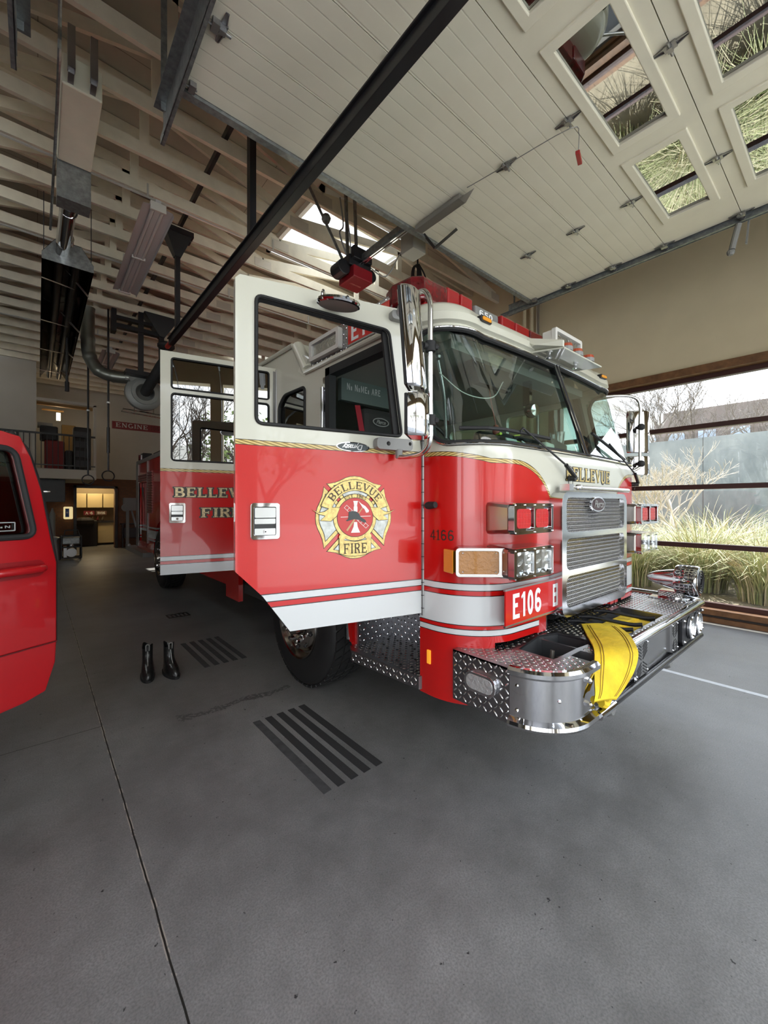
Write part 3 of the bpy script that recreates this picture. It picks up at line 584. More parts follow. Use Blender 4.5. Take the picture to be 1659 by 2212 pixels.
for x, y in ((.06, 6.6), (.54, 6.6), (.06, 9.5), (.54, 9.5), (.06, 12.7), (.54, 12.7)):
    mb = MB(); mb.tube([(x, y, 4.55), (x, y, 5.4)], .005, 5); mb.build('hanger', blackp, H)
mb = MB(); mb.box((.15, 4.27, 4.98), (.43, 5.25, 5.24)); mb.build('burner_box', M('cream_metal_box', (.78, .76, .61), .4, vary=.05, vs=5), H, bevel=.012)
mb = MB(); mb.box((.15, 5.26, 4.62), (.43, 5.46, 5.0)); mb.build('inlet_box', galv, H)
for x in (.21, .36):
    mb = MB(); mb.box((x - .02, 4.16, 5.0), (x + .02, 4.28, 5.04)); mb.box((x - .025, 4.12, 5.02), (x + .025, 4.18, 5.36)); mb.build('bracket', steel, H)
mb = MB(); mb.tube([(.12, 3.5, 5.35), (.13, 3.95, 5.2), (.13, 4.1, 5.0), (.13, 5.0, 4.95), (.12, 6.4, 4.85)], .014, 6, smoothn=5); mb.tube([(.33, 5.30, 4.55), (.33, 5.36, 3.9)], .0001, 4); mb.build('gas_pipe', galv, H)
mb = MB(); mb.tube([(.42, 9.6, 5.3), (.42, 9.6, 3.78)], .022, 8); mb.cyl((.42, 9.6, 3.62), (.42, 9.6, 3.80), .035, n=10); mb.build('drop_cord', blackp, tag=('black drop cord with a pale plug hanging beside the radiant heater', 'cord'))
# fluorescent fixtures
def fixture(name, x, y0, y1, z, label):
    T = thing(name, label, 'light fixture', (x, (y0 + y1) / 2, z))
    mb = MB(); pr = [(-.17, 0), (-.16, .035), (-.075, .05), (.075, .05), (.16, .035), (.17, 0)]
    for dz in (0, .006):
        vs = [[mb.v((x + a, y, z + b + dz)) for a, b in pr] for y in (y0, y1)]
        for i in range(5): mb.f([vs[0][i], vs[0][i + 1], vs[1][i + 1], vs[1][i]])
    mb.box((x - .03, y0, z + .025), (x + .03, y1, z + .14)); mb.build('reflector', M('grey_white_enamel', (.52, .51, .50), .35), T)
    mb = MB(); mb.box((x - .085, y0 - .01, z + .0), (x + .085, y0 + .004, z + .10)); mb.build('end_cap', M('white_socket', (.60, .59, .54), .4), T, bevel=.004)
    for dx in (-.05, .05):
        mb = MB(); mb.cyl((x + dx, y0 + .05, z + .035), (x + dx, y1 - .05, z + .035), .019, n=10); mb.build('tube_lamp', M('unlit_tube', (.60, .59, .57), .3), T, smooth=True)
    for y in (y0, y1 - .04, (y0 + y1) / 2):
        mb = MB(); mb.box((x - .085, y, z + .01), (x + .085, y + .035, z + .10)); mb.build('socket', M('white_socket', (.60, .59, .54), .4), T, bevel=.004)
    for y in (y0 + .3, y1 - .3):
        mb = MB(); mb.tube([(x, y, z + .14), (x, y, 5.38)], .004, 5); mb.build('hanger_wire', steel, T)
fixture('fluorescent_fixture', 1.10, 5.45, 7.95, 5.0, 'large unlit two-tube fluorescent fixture between the burner box and the black post')
fixture('fluorescent_fixture', 1.25, 10.9, 13.0, 4.9, 'small distant unlit fluorescent fixture behind the curved exhaust duct')
# ================================================================ the fire engine
T = thing('fire_engine', 'red and cream fire engine with its two left cab doors standing open', 'fire engine', (TX, 5.5, 0))
HW = 1.185
def plan():
    P = [(-HW, 1.66), (-HW, 1.62)]
    for k in range(1, 19):
        a = PI / 2 * k / 18; P.append((-HW + .34 * (1 - math.cos(a)), 1.62 - .35 * math.sin(a)))
    for k in range(1, 40): dx = -.845 + 1.69 * k / 40; P.append((dx, 1.244 + .026 * (dx / .845) ** 2))
    P += [(-p[0], p[1]) for p in P[19::-1]]; return P
PL = plan(); SL = [0]
for a, b in zip(PL, PL[1:]): SL.append(SL[-1] + math.hypot(b[0] - a[0], b[1] - a[1]))
SLEN = SL[-1]
def lean(dx, z):
    k = .33 - .11 * min(1, max(0, (abs(dx) - .85) / .33)); return k * max(0, z - 1.80)
def cab(s, z, off=0):
    s = min(max(s, 0), SLEN - 1e-6); i = 0
    while SL[i + 1] < s: i += 1
    t = (s - SL[i]) / (SL[i + 1] - SL[i]); a, b = PL[i], PL[i + 1]; dx, y = a[0] + (b[0] - a[0]) * t, a[1] + (b[1] - a[1]) * t
    n = V((b[1] - a[1], -(b[0] - a[0]), 0)).normalized()
    return V((TX + dx, y + lean(dx, z), z)) + n * off
def sx(X): # arclength for a world x on the front
    lo, hi = 0, SLEN
    for _ in range(40):
        m = (lo + hi) / 2
        if cab(m, 1).x < X: lo = m
        else: hi = m
    return lo
WS = rrect(.055, 1.845, SLEN - .055, 2.525, .13, 8)
def inr(s, z, g=0):
    x0, x1, y0, y1, r = .055 - g, SLEN - .055 + g, 1.845 - g, 2.525 + g, .13
    if not (x0 < s < x1 and y0 < z < y1): return False
    cx, cz = min(max(s, x0 + r), x1 - r), min(max(z, y0 + r), y1 - r); return math.hypot(s - cx, z - cz) < r
def grid(mb, s0, s1, z0, z1, ds, dz, keep, off=0):
    ns, nz_ = int(round((s1 - s0) / ds)), int(round((z1 - z0) / dz)); vs = {}
    def g(i, j):
        if (i, j) not in vs: vs[i, j] = mb.v(cab(s0 + (s1 - s0) * i / ns, z0 + (z1 - z0) * j / nz_, off))
        return vs[i, j]
    for i in range(ns):
        for j in range(nz_):
            if keep(s0 + (s1 - s0) * (i + .5) / ns, z0 + (z1 - z0) * (j + .5) / nz_): mb.f([g(i, j), g(i + 1, j), g(i + 1, j + 1), g(i, j + 1)])
def lowcut(s, z):
    x = abs(cab(s, 1).x - TX)
    if inr(s, z): return False
    if x < .62: return z > .87
    if x < 1.0: return z > .75
    return True
mb = MB(); grid(mb, 0, SLEN, .41, 2.57, .02, .02, lowcut)
bmesh.ops.recalc_face_normals(mb.bm, faces=mb.bm.faces); mb.build('cab_front', paintf, T, smooth=True)
for a, b in ((.055, SLEN / 2 - .015), (SLEN / 2 + .015, SLEN - .055)):
    mb = MB(); grid(mb, a - .01, b + .01, 1.83, 2.54, .03, .03, lambda s, z: inr(s, z, .012), -.012); mb.build('windshield', wind, T, smooth=True)
for rad, off, m_, nm, g in ((.017, .0, rubber, 'windshield_seal', 0), (.006, .014, chrome, 'windshield_trim', .006)):
    mb = MB(); o_ = rrect(.055 - g, 1.845 - g, SLEN - .055 + g, 2.525 + g, .13, 10); pts = []
    for i in range(len(o_)):
        a, b = o_[i], o_[(i + 1) % len(o_)]; n = max(1, int(math.dist(a, b) / .04))
        for k in range(n): pts.append(cab(a[0] + (b[0] - a[0]) * k / n, a[1] + (b[1] - a[1]) * k / n, off))
    pts.append(pts[0]); mb.tube(pts, rad, 8, ends=False); mb.build(nm, m_, T, smooth=True)
mb = MB(); mb.tube([cab(SLEN / 2, z, .004) for z in (1.84, 2.53)], .017, 8); mb.build('centre_post', rubber, T)
for d in (-.022, .022):
    mb = MB(); mb.tube([cab(SLEN / 2 + d, z, .012) for z in (1.84, 2.53)], .005, 6); mb.build('post_trim', chrome, T)
# roof brow
mb = MB(); prof = [(0, 2.56), (.030, 2.572), (.036, 2.62), (.020, 2.63), (.014, 2.672), (-.02, 2.705), (-.10, 2.725), (-.28, 2.735)]
N_ = 110; rows = []
for off, z in prof: rows.append([mb.v(cab(SLEN * i / N_, min(z, 2.62), off) + V((0, (z - 2.62) * .3 if z > 2.62 else 0, z - min(z, 2.62)))) for i in range(N_ + 1)])
for A, B in zip(rows, rows[1:]):
    for i in range(N_): mb.f([A[i], A[i + 1], B[i + 1], B[i]])
mb.f(rows[-1]); mb.build('roof_brow', cream, T, smooth=True)
mb = MB(); mb.box((1.75, 1.86, 2.60), (4.06, 3.2, 2.735)); mb.hexa([(1.75, 3.02, 2.6), (4.06, 3.02, 2.6), (4.06, 4.95, 2.6), (1.75, 4.95, 2.6), (1.78, 3.22, 2.93), (4.03, 3.22, 2.93), (4.03, 4.95, 2.93), (1.78, 4.95, 2.93)]); mb.build('roof', cream, T, bevel=.02)
# left and right cab sides
arch = [(3.08 + .66 * math.cos(math.radians(a)), .53 + .66 * math.sin(math.radians(a))) for a in range(178, 0, -12)]
side = [(1.66, .41), (1.70, .41), (1.70, 1.80), (1.83, 2.56), (2.70, 2.56), (2.70, .93), (2.38, .93), (2.38, .50)] + arch + [(3.78, .52), (3.78, .93), (3.64, .93), (3.64, 2.76), (4.55, 2.76), (4.55, .42), (4.95, .42), (4.95, 2.92), (3.22, 2.92), (3.02, 2.62), (1.84, 2.62), (1.66, 1.80)]
def toF(pts): return [(-p[0], p[1]) for p in pts]
small = rpoly([(3.05, 1.98), (3.05, 2.50), (3.42, 2.505), (3.53, 2.42), (3.53, 1.98)], .05, 5)
mb = MB(); mb.plate(toF(side), [toF(small)], fr((1.72, 0, 0), (0, -1, 0)), .05); mb.build('cab_side', paints, T)
mb = MB(); q = [V((1.715, p[0], p[1])) for p in small]; mb.tube(q + [q[0]], .013, 6, ends=False); mb.build('side_window_seal', rubber, T, smooth=True)
mb = MB(); mb.plate(toF(small), [], fr((1.73, 0, 0), (0, -1, 0)), .004); mb.build('side_window', tint, T)
rs_ = [(1.66, .75), (4.95, .75), (4.95, 2.92), (3.22, 2.92), (3.02, 2.62), (1.84, 2.62), (1.66, 1.80)]
mb = MB(); mb.plate(toF(rs_), [toF(rpoly([(1.80, 1.86), (1.93, 2.50), (2.66, 2.50), (2.66, 1.86)], .05)), toF(rpoly([(2.95, 1.95), (2.95, 2.45), (3.5, 2.45), (3.5, 1.95)], .05)), toF(rpoly([(3.75, 1.9), (3.75, 2.5), (4.4, 2.5), (4.4, 1.9)], .05))], fr((4.09, 0, 0), (0, -1, 0)), .05)
mb.build('cab_side', paints, T)
mb = MB()
for a, b in ((1.79, 2.68), (2.94, 3.52), (3.74, 4.42)): mb.box((4.10, a, 1.85), (4.105, b, 2.52))
mb.build('side_window', wind, T)
mb = MB(); mb.tube([(1.70, 1.84, 2.61), (1.70, 3.02, 2.61), (1.70, 3.24, 2.90), (1.70, 4.9, 2.91)], .018, 8); mb.build('drip_rail', cream, T, smooth=True)
mb = MB(); mb.tube([(1.735, 3.03, 2.635), (1.735, 3.21, 2.885)], .055, 14); mb.beam((1.72, 3.10, 2.62), (1.72, 3.02, 2.74), .04, .10); mb.build('roof_fairing', cream, T, smooth=True)
mb = MB(); mb.box((1.705, 2.722, 1.0), (1.722, 2.75, 2.50)); mb.cyl((1.69, 2.735, 1.2), (1.69, 2.735, 2.42), .014, n=10)
for z in (1.22, 2.4): mb.cyl((1.69, 2.735, z), (1.72, 2.735, z), .012, n=8)
mb.build('grab_rail', chrome, T, smooth=True)
mb = MB(); mb.box((1.70, 2.65, .95), (1.76, 2.71, 2.56)); mb.box((1.70, 1.84, 2.50), (1.78, 2.71, 2.56)); mb.beam((1.735, 1.71, 1.75), (1.735, 1.86, 2.54), .05, .04, up=(0, 1, 0)); mb.box((1.72, 1.68, .95), (1.78, 1.72, 1.80)); mb.build('door_jamb', darkint, T)
mb = MB(); mb.box((1.69, 3.60, 1.0), (1.73, 3.63, 2.76)); mb.build('hinge', steel, T)
# diamond plate roof side box with scene light and unit plate
mb = MB(); mb.box((1.74, 1.95, 2.63), (1.95, 3.02, 2.86)); treads(mb, (1.74, 3.02, 2.64), (0, -1, 0), (0, 0, 1), 1.07, .22, p=.034); mb.build('roof_side_box', diamond, T)
sl = MB(); sl.plate(toF(rrect(2.53, 2.675, 2.96, 2.835, .02)), [toF(rrect(2.565, 2.705, 2.925, 2.805, .01))], fr((1.70, 0, 0), (0, -1, 0)), .04); so = sl.build('scene_light', M('white_light_housing', (.62, .61, .57), .35), T, bevel=.004)
mb = MB(); mb.box((1.715, 2.56, 2.70), (1.738, 2.93, 2.81)); mb.build('lens', clearl, so)
def unitplate(F, w_, h_, parent, txt, tx0, tw, th_, name='unit_plate', label=None):
    mb = MB(); O, U, Vv, N = F; mb.plate([(0, 0), (w_, 0), (w_, h_), (0, h_)], [], F, .008); p = mb.build(name, redp, parent)
    mb = MB(); text(mb, txt, F, th_, tw, tx0, (h_ - th_) / 2, .0015, False, .20, sp=.10); mb.build('lettering', white, p)
    mb = MB(); mb.plate([(-.006, -.008), (w_ + .006, -.008), (w_ + .006, .002), (-.006, .002)], [], (O + N * .002, U, Vv, N), .012); mb.plate([(-.006, h_ - .002), (w_ + .006, h_ - .002), (w_ + .006, h_ + .008), (-.006, h_ + .008)], [], (O + N * .002, U, Vv, N), .012); mb.build('plate_channel', alu, p); return p
unitplate(fr((1.732, 2.45, 2.67), (0, -1, 0)), .46, .16, T, 'E106', .03, .40, .125)
# inside of the cab
mb = MB(); mb.box((1.80, 1.70, .90), (4.05, 4.9, .95)); mb.box((1.80, 2.86, .95), (4.05, 2.90, 1.6)); mb.build('cab_floor', darkint, T)
mb = MB(); mb.box((1.80, 2.02, 2.54), (4.05, 4.9, 2.585)); mb.box((2.0, 1.70, 2.50), (3.85, 2.05, 2.56)); mb.build('headliner', M('grey_headliner', (.32, .32, .29), .8), T)
mb = MB(); mb.box((1.80, 4.86, .95), (4.05, 4.9, 2.56)); mb.box((1.78, 3.58, .95), (1.80, 4.9, 2.5)); mb.build('rear_liner', M('grey_rear_liner', (.10, .10, .09), .8), T)
mb = MB(); mb.box((1.88, 2.75, 2.36), (3.2, 2.80, 2.58)); pn = mb.build('overhead_console', liner, T)
mb = MB(); text(mb, 'NO NOMEX ARE', fr((1.93, 2.748, 2.45), (1, 0, 0)), .055, .36, serif=False); mb.build('sticker_lettering', M('white_sticker', (.45, .47, .46), .5), pn)
mb = MB(); mb.hexa([(1.80, 1.50, 1.30), (4.02, 1.50, 1.30), (4.02, 2.02, 1.30), (1.80, 2.02, 1.30), (1.80, 1.48, 1.87), (4.02, 1.48, 1.87), (4.02, 1.92, 1.94), (1.80, 1.92, 1.94)]); mb.hexa([(2.2, 1.30, 1.60), (3.6, 1.30, 1.60), (4.02, 1.52, 1.60), (1.8, 1.52, 1.60), (2.2, 1.29, 1.82), (3.6, 1.29, 1.82), (4.02, 1.50, 1.87), (1.8, 1.50, 1.87)]); mb.build('dashboard', M('green_grey_dashboard', (.09, .11, .10), .6), T, bevel=.02)
mb = MB(); mb.box((2.55, 2.05, .95), (3.3, 3.6, 1.72)); mb.box((2.65, 1.9, 1.72), (3.2, 3.4, 1.82)); mb.build('engine_cover', M('engine_cover_vinyl', (.22, .22, .20), .75), T, bevel=.05)
def seat(x, y, face=1):
    mb = MB(); mb.box((x - .24, y - .48 * face if face > 0 else y, 1.32), (x + .24, y if face > 0 else y + .48, 1.46)); s_ = mb.build('seat', M('black_seat_fabric', (.022, .022, .021), .8), T, bevel=.03)
    mb = MB(); mb.box((x - .24, y - .04, 1.42), (x + .24, y + .08, 2.02)); mb.box((x - .17, y - .06, 1.95), (x + .17, y + .06, 2.28)); mb.build('backrest', MC['black_seat_fabric'], s_, bevel=.05)
    return s_
st = seat(2.12, 2.60); seat(3.65, 2.62); seat(2.12, 4.1)
F = fr((2.115, 2.534, 2.17), (1, 0, 0)); mb = MB(); mb.plate(arc(0, 0, .085, .035, 0, 360, 28)[:-1], [arc(0, 0, .075, .027, 0, 360, 28)[:-1]], (F[0] + F[3] * .004, F[1], F[2], F[3]), .003); e_ = mb.build('seat_badge', grey, st); script('Pierce', 'badge_lettering', F, .045, grey, st)
mb = MB(); mb.beam((1.90, 2.56, 2.28), (1.98, 2.50, 1.7), .05, .004, up=(0, 1, 0)); mb.build('seat_belt', M('red_belt', (.30, .008, .02), .7), T)
mb = MB(); mb.tube([V((2.14, 2.02, 1.98)) + V((math.cos(a) * .22, math.sin(a) * .13, math.sin(a) * .18)) for a in [2 * PI * i / 32 for i in range(33)]], .014, 8); mb.cyl((2.14, 2.0, 1.97), (2.14, 1.88, 1.88), .04); mb.beam((1.94, 2.02, 1.98), (2.34, 2.02, 1.98), .03, .012); mb.build('steering_wheel', black, T, smooth=True)
mb = MB(); P = crom([(1.90, 1.72, 2.40), (1.93, 1.70, 2.2), (1.90, 1.66, 2.0), (1.88, 1.64, 1.90)], 22); mb.tube(P, [.008 if i % 2 else .010 for i in range(len(P))], 8); mb.sphere((1.90, 1.72, 2.43), .02, 8); mb.build('gooseneck_lamp', steel, T, smooth=True)
mb = MB(); mb.tube([(1.80, 1.62, 2.28), (1.95, 1.55, 2.17), (2.15, 1.5, 2.17), (2.3, 1.52, 2.30)], .0035, 5, smoothn=8); mb.build('loose_cable', M('pale_cable', (.5, .5, .46), .5), T)
mb = MB(); mb.lathe((3.02, 1.72, 2.26), (-.25, -1, -.05), [(.001, .03), (.045, .025), (.062, 0), (.060, -.03), (.03, -.07), (.001, -.08)], 20); mb.box((3.0, 1.74, 2.30), (3.04, 1.8, 2.52)); mb.build('spot_lamp', chrome, T, smooth=True)
mb = MB(); mb.hexa([(2.35, 1.74, 2.36), (2.75, 1.74, 2.36), (2.75, 1.80, 2.36), (2.35, 1.80, 2.36), (2.25, 1.74, 2.52), (2.78, 1.74, 2.52), (2.78, 1.80, 2.52), (2.25, 1.80, 2.52)]); mb.build('sun_visor', black, T)
mb = MB()
for k, (x, y) in enumerate(((1.80, 1.78), (4.01, 1.78))): mb.beam((x, y - .12, 1.78), (x, y + .05, 2.54), .06, .05, up=(0, 1, 0))
mb.build('inner_pillar', darkint, T)
mb = MB(); mb.sphere((2.60, 1.78, 2.06), .035, 10, (.8, .8, 1.3)); mb.tube([(2.60, 1.78, 2.10), (2.56, 1.80, 2.3), (2.6, 1.85, 2.54)], .004, 5, smoothn=4); mb.build('hanging_reddish_shape', M('red_brown_shape', (.25, .07, .05), .5), T, smooth=True)  # unidentified reddish shape hung on a cord
# step well, steps, fender
mb = MB(); mb.box((2.10, 1.66, .44), (2.13, 2.40, 1.0)); treads(mb, (2.099, 2.40, .46), (0, -1, 0), (0, 0, 1), .74, .5, p=.036, L=.032, w=.007); mb.box((1.76, 2.36, .50), (2.12, 2.40, .93)); mb.box((1.78, 1.69, .42), (2.12, 1.71, .95)); treads(mb, (1.76, 2.359, .51), (1, 0, 0), (0, 0, 1), .34, .42, p=.036, L=.032, w=.007); mb.build('step_well', diamond, T)
mb = MB(); so_ = [(1.77, -1.67), (1.70, -1.69), (1.655, -2.30), (1.70, -2.38), (2.10, -2.38), (2.10, -1.67)]
Fs = (V((0, 0, .500)), V((1, 0, 0)), V((0, -1, 0)), V((0, 0, 1)))
Fs = (V((0, 0, .500)), V((1, 0, 0)), V((0, 1, 0)), V((0, 0, 1))); so2 = [(a, -b) for a, b in so_]; mb.plate(so2, [], Fs, .075)
treads(mb, (1.70, 1.69, .500), (1, 0, 0), (0, 1, 0), .40, .68, p=.030); treads(mb, (1.655, 2.30, .43), (.045, -.61, 0), (0, 0, 1), .60, .065, p=.03)
for i in range(3):
    for j in range(9): mb.cyl((1.74 + .13 * i + .03 * (j % 2), 1.75 + .07 * j, .498), (1.74 + .13 * i + .03 * (j % 2), 1.75 + .07 * j, .5035), .009, n=8, mi=2)
mb.build('cab_step', diamond + [rubber], T)
mb = MB(); mb.box((1.752, 2.40, .50), (1.80, 2.46, .92)); mb.build('fender_edge', redp, T)
mb = MB(); mb.cyl((1.80, 2.52, .50), (1.80, 2.52, .98), .036, n=20); mb.cyl((1.80, 2.52, .505), (1.80, 2.52, .99), .031, n=20); mb.build('vertical_pipe', chrome, T, smooth=True)
mb = MB(); A_ = [[(x, 3.08 + r_ * math.cos(math.radians(a)), .53 + r_ * math.sin(math.radians(a))) for a in range(0, 181, 10)] for x, r_ in ((1.73, .665), (2.38, .665))]
ra = [[mb.v(p) for p in q] for q in A_]
for i in range(18): mb.f([ra[0][i], ra[0][i + 1], ra[1][i + 1], ra[1][i]])
mb.build('wheel_housing', black, T)
mb = MB(); mb.plate([(1.68, 3.80), (1.68, 4.28), (1.72, 4.36), (2.05, 4.36), (2.05, 3.80)], [], (V((0, 0, .66)), V((1, 0, 0)), V((0, 1, 0)), V((0, 0, 1))), .09); treads(mb, (1.70, 3.82, .66), (1, 0, 0), (0, 1, 0), .34, .5, p=.035); mb.build('rear_step', M('worn_dark_tread_plate', (.12, .12, .115), .4, .8), T)
# wheels
def wheel(x, y, s_=-1, dual=False):
    rad = .54; Wd = .36; C = V((x, y, rad)); ax = V((s_, 0, 0))
    mb = MB(); mb.lathe(C, ax, [(.30, -.02), (.315, 0), (.36, .005), (.44, .0), (.49, -.012), (.522, -.035), (.535, -.06), (.538, -Wd / 2), (.535, -Wd + .06), (.50, -Wd + .01), (.30, -Wd)], 56)
    tw = mb.build('tyre', M('tyre_rubber', (.014, .014, .014), .62), T, smooth=True)
    mb = MB(); n = 44
    for i in range(n):
        for j, (u0, u1, ph) in enumerate(((-.035, -.10, 0), (-.115, -.175, .5), (-.19, -.25, 0), (-.265, -.325, .5))):
            a = 2 * PI * (i + ph) / n; da = 2 * PI / n * .40; q = []
            for r_ in (.530, .546):
                for (uu, aa) in ((u0, a - da + .03), (u0, a + da + .03), (u1, a + da - .03), (u1, a - da - .03)): q.append(C + ax * uu + V((0, math.cos(aa) * r_, math.sin(aa) * r_)))
            mb.hexa(q)
    mb.build('tread_block', MC['tyre_rubber'], tw)
    mb = MB(); mb.lathe(C, ax, [(.318, -.012), (.312, .012), (.298, .006), (.288, -.025), (.276, -.05), (.262, -.052), (.25, -.03), (.235, -.012), (.18, .004), (.15, .006), (.13, -.012), (.118, -.012), (.105, .055), (.085, .068), (.001, .070)], 48)
    w_ = mb.build('wheel_rim', M('polished_wheel_metal', (.50, .47, .43), .14, 1), T, smooth=True)
    mb = MB(); mb2 = MB()
    for k in range(10):
        a = 2 * PI * k / 10; p = C + V((0, math.cos(a) * .168, math.sin(a) * .168)); mb.cyl(p + ax * .003, p + ax * .032, .016, n=6); mb.cyl(p + ax * .03, p + ax * .045, .011, n=8)
        a += PI / 10; p = C + V((0, math.cos(a) * .222, math.sin(a) * .222)); mb2.sphere(p + ax * -.004, .019, 10)
    mb.build('lug_nut', chrome, w_, smooth=True); mb2.build('hand_hole', black, w_)
wheel(1.66, 3.08)
wheel(4.14, 3.08, 1); wheel(1.70, 8.35); wheel(4.10, 8.35, 1)
mb = MB(); mb.box((2.05, 3.0, .42), (3.8, 3.16, .62)); mb.box((2.05, 8.3, .42), (3.8, 8.5, .70)); mb.box((2.35, 1.3, .62), (2.45, 10.6, .85)); mb.box((3.38, 1.3, .62), (3.48, 10.6, .85)); mb.build('chassis', blackp, T)
mb = MB(); mb.box((1.9, 3.9, .55), (3.9, 4.9, .95)); mb.build('underbody', black, T)
# body behind the cab
mb = MB(); mb.plate(toF([(5.0, .55), (7.65, .55)] + [(8.35 + .68 * math.cos(math.radians(a)), .55 + .68 * math.sin(math.radians(a))) for a in range(168, 10, -12)] + [(9.05, .55), (10.75, .55), (10.75, 2.42), (5.0, 2.42)]), [toF([(9.60, .72), (10.55, .72), (10.55, 2.0), (9.60, 2.0)])], fr((1.74, 0, 0), (0, -1, 0)), .05)
mb.box((1.80, 5.0, .95), (4.05, 10.7, 2.42)); mb.box((4.03, 5.0, .55), (4.08, 10.75, 2.42)); mb.build('pump_body', paintb, T)
for y0, y1, z0, z1 in ((9.12, 9.55, 1.35, 2.2), (9.6, 10.55, 2.03, 2.20), (5.4, 7.3, .9, 2.2)):
    mb = MB()
    for k in range(int((z1 - z0) / .05)): mb.cyl((1.735, y0, z0 + .05 * k + .02), (1.735, y1, z0 + .05 * k + .02), .022, n=6)
    mb.build('roller_shutter', M('silver_red_shutter', (.30, .12, .11), .4, .4), T)
mb = MB(); mb.box((1.725, 5.0, 2.42), (1.80, 10.78, 2.50)); mb.box((1.72, 9.55, .72), (1.745, 9.60, 2.42)); mb.box((1.72, 10.55, .6), (1.76, 10.78, 2.42)); mb.box((1.60, 9.3, .46), (1.80, 11.4, .55)); mb.box((1.60, 11.1, .55), (1.66, 11.4, .60)); mb.build('body_trim', M('grey_body_trim', (.30, .29, .28), .4, .5), T)
mb = MB(); mb.box((1.9, 6.0, 2.50), (3.9, 9.9, 2.62)); mb.box((1.78, 10.3, 2.50), (1.95, 10.6, 2.66)); mb.build('hose_bed_cover', M('dark_hose_bed', (.02, .018, .018), .8), T)
mb = MB(); mb.tube([(1.78, 10.45, 2.5), (1.78, 10.45, 2.62)], .07, 14); mb.build('rear_beacon', redd, T, smooth=True)
mb = MB(); mb.tube([(1.80, 10.45, 1.9), (1.85, 10.2, 1.2), (1.82, 10.0, .85), (1.85, 9.8, 1.7)], .03, 8, smoothn=6); mb.tube([(1.78, 9.72, 1.95), (1.80, 9.75, .8)], .02, 8); mb.build('compartment_gear', M('dark_gear', (.05, .045, .045), .5), T)
mb = MB(); mb.box((1.56, 11.3, 1.38), (1.80, 11.5, 1.68)); mb.cyl((1.60, 11.28, 1.45), (1.60, 11.38, 1.45), .09, n=20); mb.cyl((1.72, 10.78, 1.0), (1.72, 11.4, 1.4), .02, n=8); mb.box((1.60, 11.3, .5), (1.66, 11.36, 1.4)); mb.build('rear_gear_mount', M('grey_gear_mount', (.18, .18, .17), .5), T)
# ---------------------------------------------------------------- bumper
BP = [(1.72, 1.45), (1.72, 1.10)] + [(1.98 + .26 * math.cos(math.radians(a)), 1.12 + .26 * math.sin(math.radians(a))) for a in range(185, 275, 10)] + [(2.00, .86), (2.09, .86)]
BR = [(4.00, .86), (4.06, .875), (4.11, .92), (4.12, 1.0), (4.12, 1.45)]
FZ = (V((0, 0, .722)), V((1, 0, 0)), V((0, 1, 0)), V((0, 0, 1)))
deck = BP + [(2.11, .99), (2.22, .99), (2.24, .86)] + BR
w1 = [(1.99, 1.02), (2.10, 1.02), (2.25, 1.02), (2.43, 1.0), (2.43, 1.22), (2.30, 1.27), (1.99, 1.22)]; w2 = [(2.69, .93), (3.40, .93), (3.42, 1.22), (2.69, 1.22)]
Bp = MB(); Bp.plate(deck, [w1, w2], FZ, .012)
def inpoly(x, y, P):
    c = False
    for i in range(len(P)):
        (a, b), (c_, d) = P[i], P[i - 1]
        if (b > y) != (d > y) and x < (c_ - a) * (y - b) / (d - b) + a: c = not c
    return c
def okd(u, v_):
    x, y = 1.72 + u, .86 + v_
    return all(inpoly(x + a, y + b, deck) and not inpoly(x + a, y + b, w1) and not inpoly(x + a, y + b, w2) for a, b in ((.014, .014), (-.014, .014), (.014, -.014), (-.014, -.014)))
treads(Bp, (1.72, .86, .722), (1, 0, 0), (0, 1, 0), 2.4, .58, p=.027, L=.024, ok=okd); Bo = Bp.build('bumper_deck', diamond, T)
mb = MB(); mb.box((1.72, 1.10, .455), (1.73, 1.45, .72)); treads(mb, (1.72, 1.45, .46), (0, -1, 0), (0, 0, 1), .35, .26, p=.030, L=.031, w=.008, h=.003); mb.build('bumper_side_plate', diamond, T)
def sweep(mb, path, prof, zero=0):
    rows = []
    for i, p in enumerate(path):
        a, b = V(path[max(i - 1, 0)]), V(path[min(i + 1, len(path) - 1)]); d = (b - a).normalized(); n = V((d.y, -d.x))  # outward for this winding
        rows.append([mb.v((p[0] - n.x * -o if 0 else p[0] + n.x * o, p[1] + n.y * o, z)) for o, z in prof])
    for A, B in zip(rows, rows[1:]):
        for i in range(len(A) - 1): mb.f([A[i], A[i + 1], B[i + 1], B[i]])
    mb.f(rows[0]); mb.f(rows[-1])
cp = [(-.03, .722), (-.01, .738), (.012, .738), (.024, .725), (.024, .706), (.010, .694), (0, .688), (0, .502), (.010, .496), (.026, .488), (.030, .472), (.022, .458), (0, .452), (-.04, .452), (-.04, .70)]
def arcn(cx, cy, r, a0, a1, n): return [(cx + r * math.cos(math.radians(a0 + (a1 - a0) * i / n)), cy + r * math.sin(math.radians(a0 + (a1 - a0) * i / n))) for i in range(n + 1)]
corner = arcn(1.98, 1.12, .26, 184, 270, 16) + [(2.09, .86)]
mb = MB(); mb.tube([(2.085, .842, .474), (2.27, .842, .474)], .022, 10); mb.box((2.085, .85, .452), (2.27, .87, .50)); mb.build('notch_lip', chrome, T, smooth=True)
mb = MB(); sweep(mb, corner, cp); cn = mb.build('bumper_corner', chrome, T, smooth=True)
mb = MB()
for x, z in ((2.0, .668), (2.0, .556)): mb.cyl((x, .862, z), (x, .846, z), .015, n=6); mb.sphere((x, .848, z), .012, 8)
for a, z in ((192, .65), (192, .535), (234, .60)): p = V((1.98 + .26 * math.cos(math.radians(a)), 1.12 + .26 * math.sin(math.radians(a)), z)); mb.sphere(p, .009, 8)
mb.build('bolt', chrome, cn, smooth=True)
